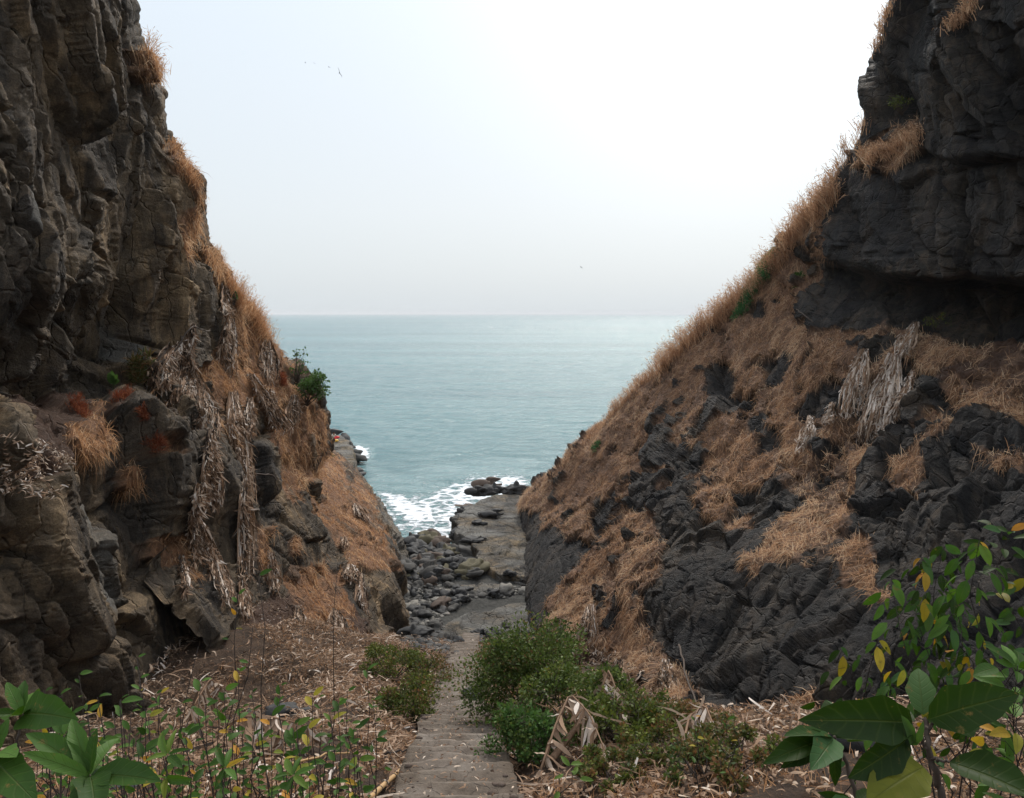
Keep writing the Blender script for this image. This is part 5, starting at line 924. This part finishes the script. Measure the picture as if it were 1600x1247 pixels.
for nm, poly, n_, L in (('hillside', [(470, 900), (520, 915), (560, 960), (590, 1040), (560, 1060), (430, 1060)], 3500, .45), ('hillside', [(370, 900), (470, 900), (500, 1060), (380, 1075)], 4500, .35), ('cliff', [(390, 960), (470, 930), (500, 1000), (430, 1080), (390, 1060)], 1500, .5), ('hillside', [(510, 860), (560, 870), (610, 930), (560, 930)], 500, .5), ('cliff', [(215, 1060), (260, 1010), (310, 1040), (320, 1100), (230, 1120)], 700, .3), ('cliff', [(0, 680), (60, 690), (110, 720), (90, 780), (0, 770)], 900, .16), ('cliff.001', [(890, 980), (960, 1020), (1100, 1130), (1000, 1130), (900, 1060)], 900, .5), ('cliff.001', [(1180, 1140), (1290, 1110), (1290, 1170), (1190, 1180)], 300, .3), ('hillside', [(540, 770), (580, 780), (600, 830), (560, 830)], 160, .5)):
    V, nn = cscatter(nm, poly, n_); litter('leaf_litter', 0, V, nn, L * .35, L, .02, .07 if L > .2 else .03, m_dead, .4, .64)
# large cream sheets of dead banana leaf by the path
def sheet(pts, w, label, seed):
    r = np.random.default_rng(seed); pts = np.array([gz(*p_[:2], p_[2]) for p_ in pts]); t = np.linspace(0, len(pts) - 1, 14); C_ = np.stack([np.interp(t, range(len(pts)), pts[:, k]) for k in range(3)], 1); m = 26
    rt = empty('dead_frond', C_[0], label, 'dead leaf'); mb = MB(); tube(mb, C_, .018, .008, 6); mb.build('midrib', m_dead, rt, C_[0]); lf = MB()
    k = r.integers(0, 14, m * 3); root_ = C_[k]; d = unit(r.normal(size=(m * 3, 3)) * .5 + [0, -.2, -.8]); q = np.linspace(0, 1, 6); L = w * (.4 + .7 * r.random(m * 3)); cu = r.normal(size=(m * 3, 3)) * .35
    R_ = root_[:, None] + d[:, None] * (L[:, None] * q)[..., None] + cu[:, None] * (L[:, None] * q ** 2)[..., None]; R_[..., 2] = np.maximum(R_[..., 2], gh(R_[..., 0].ravel(), R_[..., 1].ravel()).reshape(R_.shape[:2]) + .02)
    ribbons(lf, R_, .03 + .055 * r.random(m * 3), unit(np.array([1, .1, .1]) + r.normal(size=(m * 3, 6, 3)) * .2), np.clip(.68 + .2 * r.normal(size=m * 3), 0, 1)); lf.build('torn_blade', m_dead, rt, C_[0])
sheet([(385, 1175, .45), (420, 1172, .42), (455, 1176, .40), (500, 1178, .3)], .38, 'cream dead banana frond lying across the litter, left of the yellow sapling', 1)
sheet([(845, 1215, .1), (870, 1190, .55), (890, 1172, .8), (920, 1185, .6), (950, 1210, .2)], .32, 'arched dead frond beside the path on the right', 2)
sheet([(1060, 1215, .1), (1075, 1180, .5), (1100, 1172, .6), (1140, 1215, .1)], .4, 'upright clump of dead frond at bottom right of centre', 3)
sheet([(940, 1150, .7), (950, 1140, .9), (975, 1160, .4), (985, 1175, .2)], .35, 'dangling dead frond in the dark bush', 4)
sheet([(300, 1130, .3), (330, 1100, .6), (352, 1110, .5)], .4, 'small torn frond behind the leafiest sapling', 5)
# fallen sticks
for k, (a, b, lb) in enumerate((((392, 1135), (500, 1068), 'thin dark fallen branch across the litter bank'), ((1390, 1235), (1500, 1180), 'grey fallen stick under the huge leaves'), ((420, 1222), (545, 1195), 'pale fallen stick near the bottom of the litter'), ((600, 1190), (652, 1192), 'short straight twig lying beside the bamboo pole'), ((860, 1200), (925, 1168), 'thick pale stalk leaning into the dark bush'))):
    p0, p1 = gz(*a, .12), gz(*b, .18 if k != 4 else .5); mb = MB(); t = np.linspace(0, 1, 8)[:, None]; tube(mb, p0 + (p1 - p0) * t + rng.normal(size=(8, 3)) * .02, .018 if k != 4 else .05, .008 if k != 4 else .03, 6); o = mb.build('fallen_stick', (m_dark, m_stem, m_bamboo, m_dark, m_dead)[k], None, p0); o.location = p0; tag(o, lb, 'stick')
# bare branches on the cliffs
for nm, a, b, c_, lb in (('cliff', (262, 560), (300, 505), (326, 518), 'crooked grey branch arching over the hollow rock'), ('cliff', (395, 745), (420, 738), (432, 762), 'short bare stub sticking out above the dangling strings'), ('cliff.001', (1060, 1010), (1078, 1060), (1096, 1130), 'long thin stick lying down the edge of the straw bank'), ('cliff.001', (1240, 485), (1260, 498), (1268, 506), 'thin bare twig on the upper right slope')):
    q = [hit([nm], *z_, 5) for z_ in (a, b, c_)]; pts = np.array([z_[0] + z_[1] * (.15 + .25 * (i == 1)) for i, z_ in enumerate(q)]); mb = MB(); t = np.linspace(0, 2, 12); C_ = np.stack([np.interp(t, range(3), pts[:, k]) for k in range(3)], 1); tube(mb, C_ + rng.normal(size=C_.shape) * .02, .035, .02, 6); o = mb.build('bare_branch', m_stem, None, pts[0]); o.location = pts[0]; tag(o, lb, 'branch')
HAZE = .00011
# ------------------------------------------------------------------ light, sky, air, camera
SUN_AZ, SUN_EL = R(12), R(42)     # azimuth measured from straight ahead towards the right
sd = Vector((math.sin(SUN_AZ) * math.cos(SUN_EL), math.cos(SUN_AZ) * math.cos(SUN_EL), math.sin(SUN_EL)))
sun = bpy.data.lights.new('sun', 'SUN'); sun.energy = 2.9; sun.angle = R(14); sun.color = (1, .93, .84)
so = bpy.data.objects.new('sun', sun); COL.objects.link(so); so.rotation_euler = (-sd).to_track_quat('-Z', 'Y').to_euler()
w = bpy.data.worlds.new('World'); bpy.context.scene.world = w; w.use_nodes = True; nt = w.node_tree
bg = nt.nodes['Background']
sky = nt.nodes.new('ShaderNodeTexSky'); sky.sky_type = 'NISHITA'; sky.sun_disc = False; sky.sun_elevation = SUN_EL; sky.sun_rotation = SUN_AZ; sky.dust_density = 4
tc = nt.nodes.new('ShaderNodeTexCoord'); sep = nt.nodes.new('ShaderNodeSeparateXYZ'); nt.links.new(tc.outputs['Generated'], sep.inputs[0])
elev = mth(nt, 'ADD', sep.outputs['Z'], 0., True)
haze = ramp(nt, elev, [(0, (.655, .715, .755)), (.12, (.71, .775, .825)), (.42, (.73, .83, .93)), (.62, (1.05, 1.15, 1.28)), (1, (1.5, 1.6, 1.75))])
dt = nt.nodes.new('ShaderNodeVectorMath'); dt.operation = 'DOT_PRODUCT'; nt.links.new(tc.outputs['Generated'], dt.inputs[0]); g_ = Vector((math.sin(R(17)) * math.cos(R(24)), math.cos(R(17)) * math.cos(R(24)), math.sin(R(24)))); dt.inputs[1].default_value = g_
ca = mth(nt, 'MAXIMUM', dt.outputs['Value'], 0.)
glow = mth(nt, 'ADD', mth(nt, 'MULTIPLY', mth(nt, 'POWER', ca, 38.), .37), mth(nt, 'MULTIPLY', mth(nt, 'POWER', ca, 6.), .05))
gl = nt.nodes.new('ShaderNodeVectorMath'); gl.operation = 'SCALE'; gl.inputs[0].default_value = (1, .965, .88); nt.links.new(glow, gl.inputs['Scale'])
sc_ = nt.nodes.new('ShaderNodeVectorMath'); sc_.operation = 'SCALE'; nt.links.new(sky.outputs[0], sc_.inputs[0]); sc_.inputs['Scale'].default_value = .012
a1 = nt.nodes.new('ShaderNodeVectorMath'); a1.operation = 'ADD'; nt.links.new(haze, a1.inputs[0]); nt.links.new(gl.outputs[0], a1.inputs[1])
a2 = nt.nodes.new('ShaderNodeVectorMath'); a2.operation = 'ADD'; nt.links.new(a1.outputs[0], a2.inputs[0]); nt.links.new(sc_.outputs[0], a2.inputs[1])
nt.links.new(a2.outputs[0], bg.inputs[0]); bg.inputs[1].default_value = 1.
# air
bm = bmesh.new(); bmesh.ops.create_cube(bm, size=1)
me = bpy.data.meshes.new('haze'); bm.to_mesh(me)
hz = link('haze', me); hz.scale = (76000, 23500, 46); hz.location = (0, 11000, 18); tag(hz, kind='stuff')
hm = bpy.data.materials.new('sea_air'); hm.use_nodes = True; nt = hm.node_tree; nt.nodes.remove(nt.nodes['Principled BSDF'])
pv = nt.nodes.new('ShaderNodeVolumePrincipled'); pv.inputs['Density'].default_value = HAZE; pv.inputs['Color'].default_value = (.97, .97, .97, 1); pv.inputs['Absorption Color'].default_value = (1, 1, 1, 1)
nt.links.new(pv.outputs[0], nt.nodes['Material Output'].inputs['Volume']); me.materials.append(hm)
cam = bpy.data.cameras.new('camera'); co_ = bpy.data.objects.new('camera', cam); COL.objects.link(co_)
cam.sensor_width = 36; cam.lens = 36 * F / 1600; cam.clip_start = .05; cam.clip_end = 60000
co_.location = (0, 0, EYE); co_.rotation_euler = (math.pi / 2 - PITCH, 0, 0)
sc = bpy.context.scene; sc.camera = co_
sc.view_settings.view_transform = 'Standard'; sc.view_settings.look = 'None'; sc.view_settings.exposure = 0; sc.view_settings.gamma = 1
sc.render.engine = 'CYCLES'; sc.cycles.max_bounces = 8; sc.cycles.diffuse_bounces = 3; sc.cycles.transparent_max_bounces = 4; sc.cycles.use_denoising = True
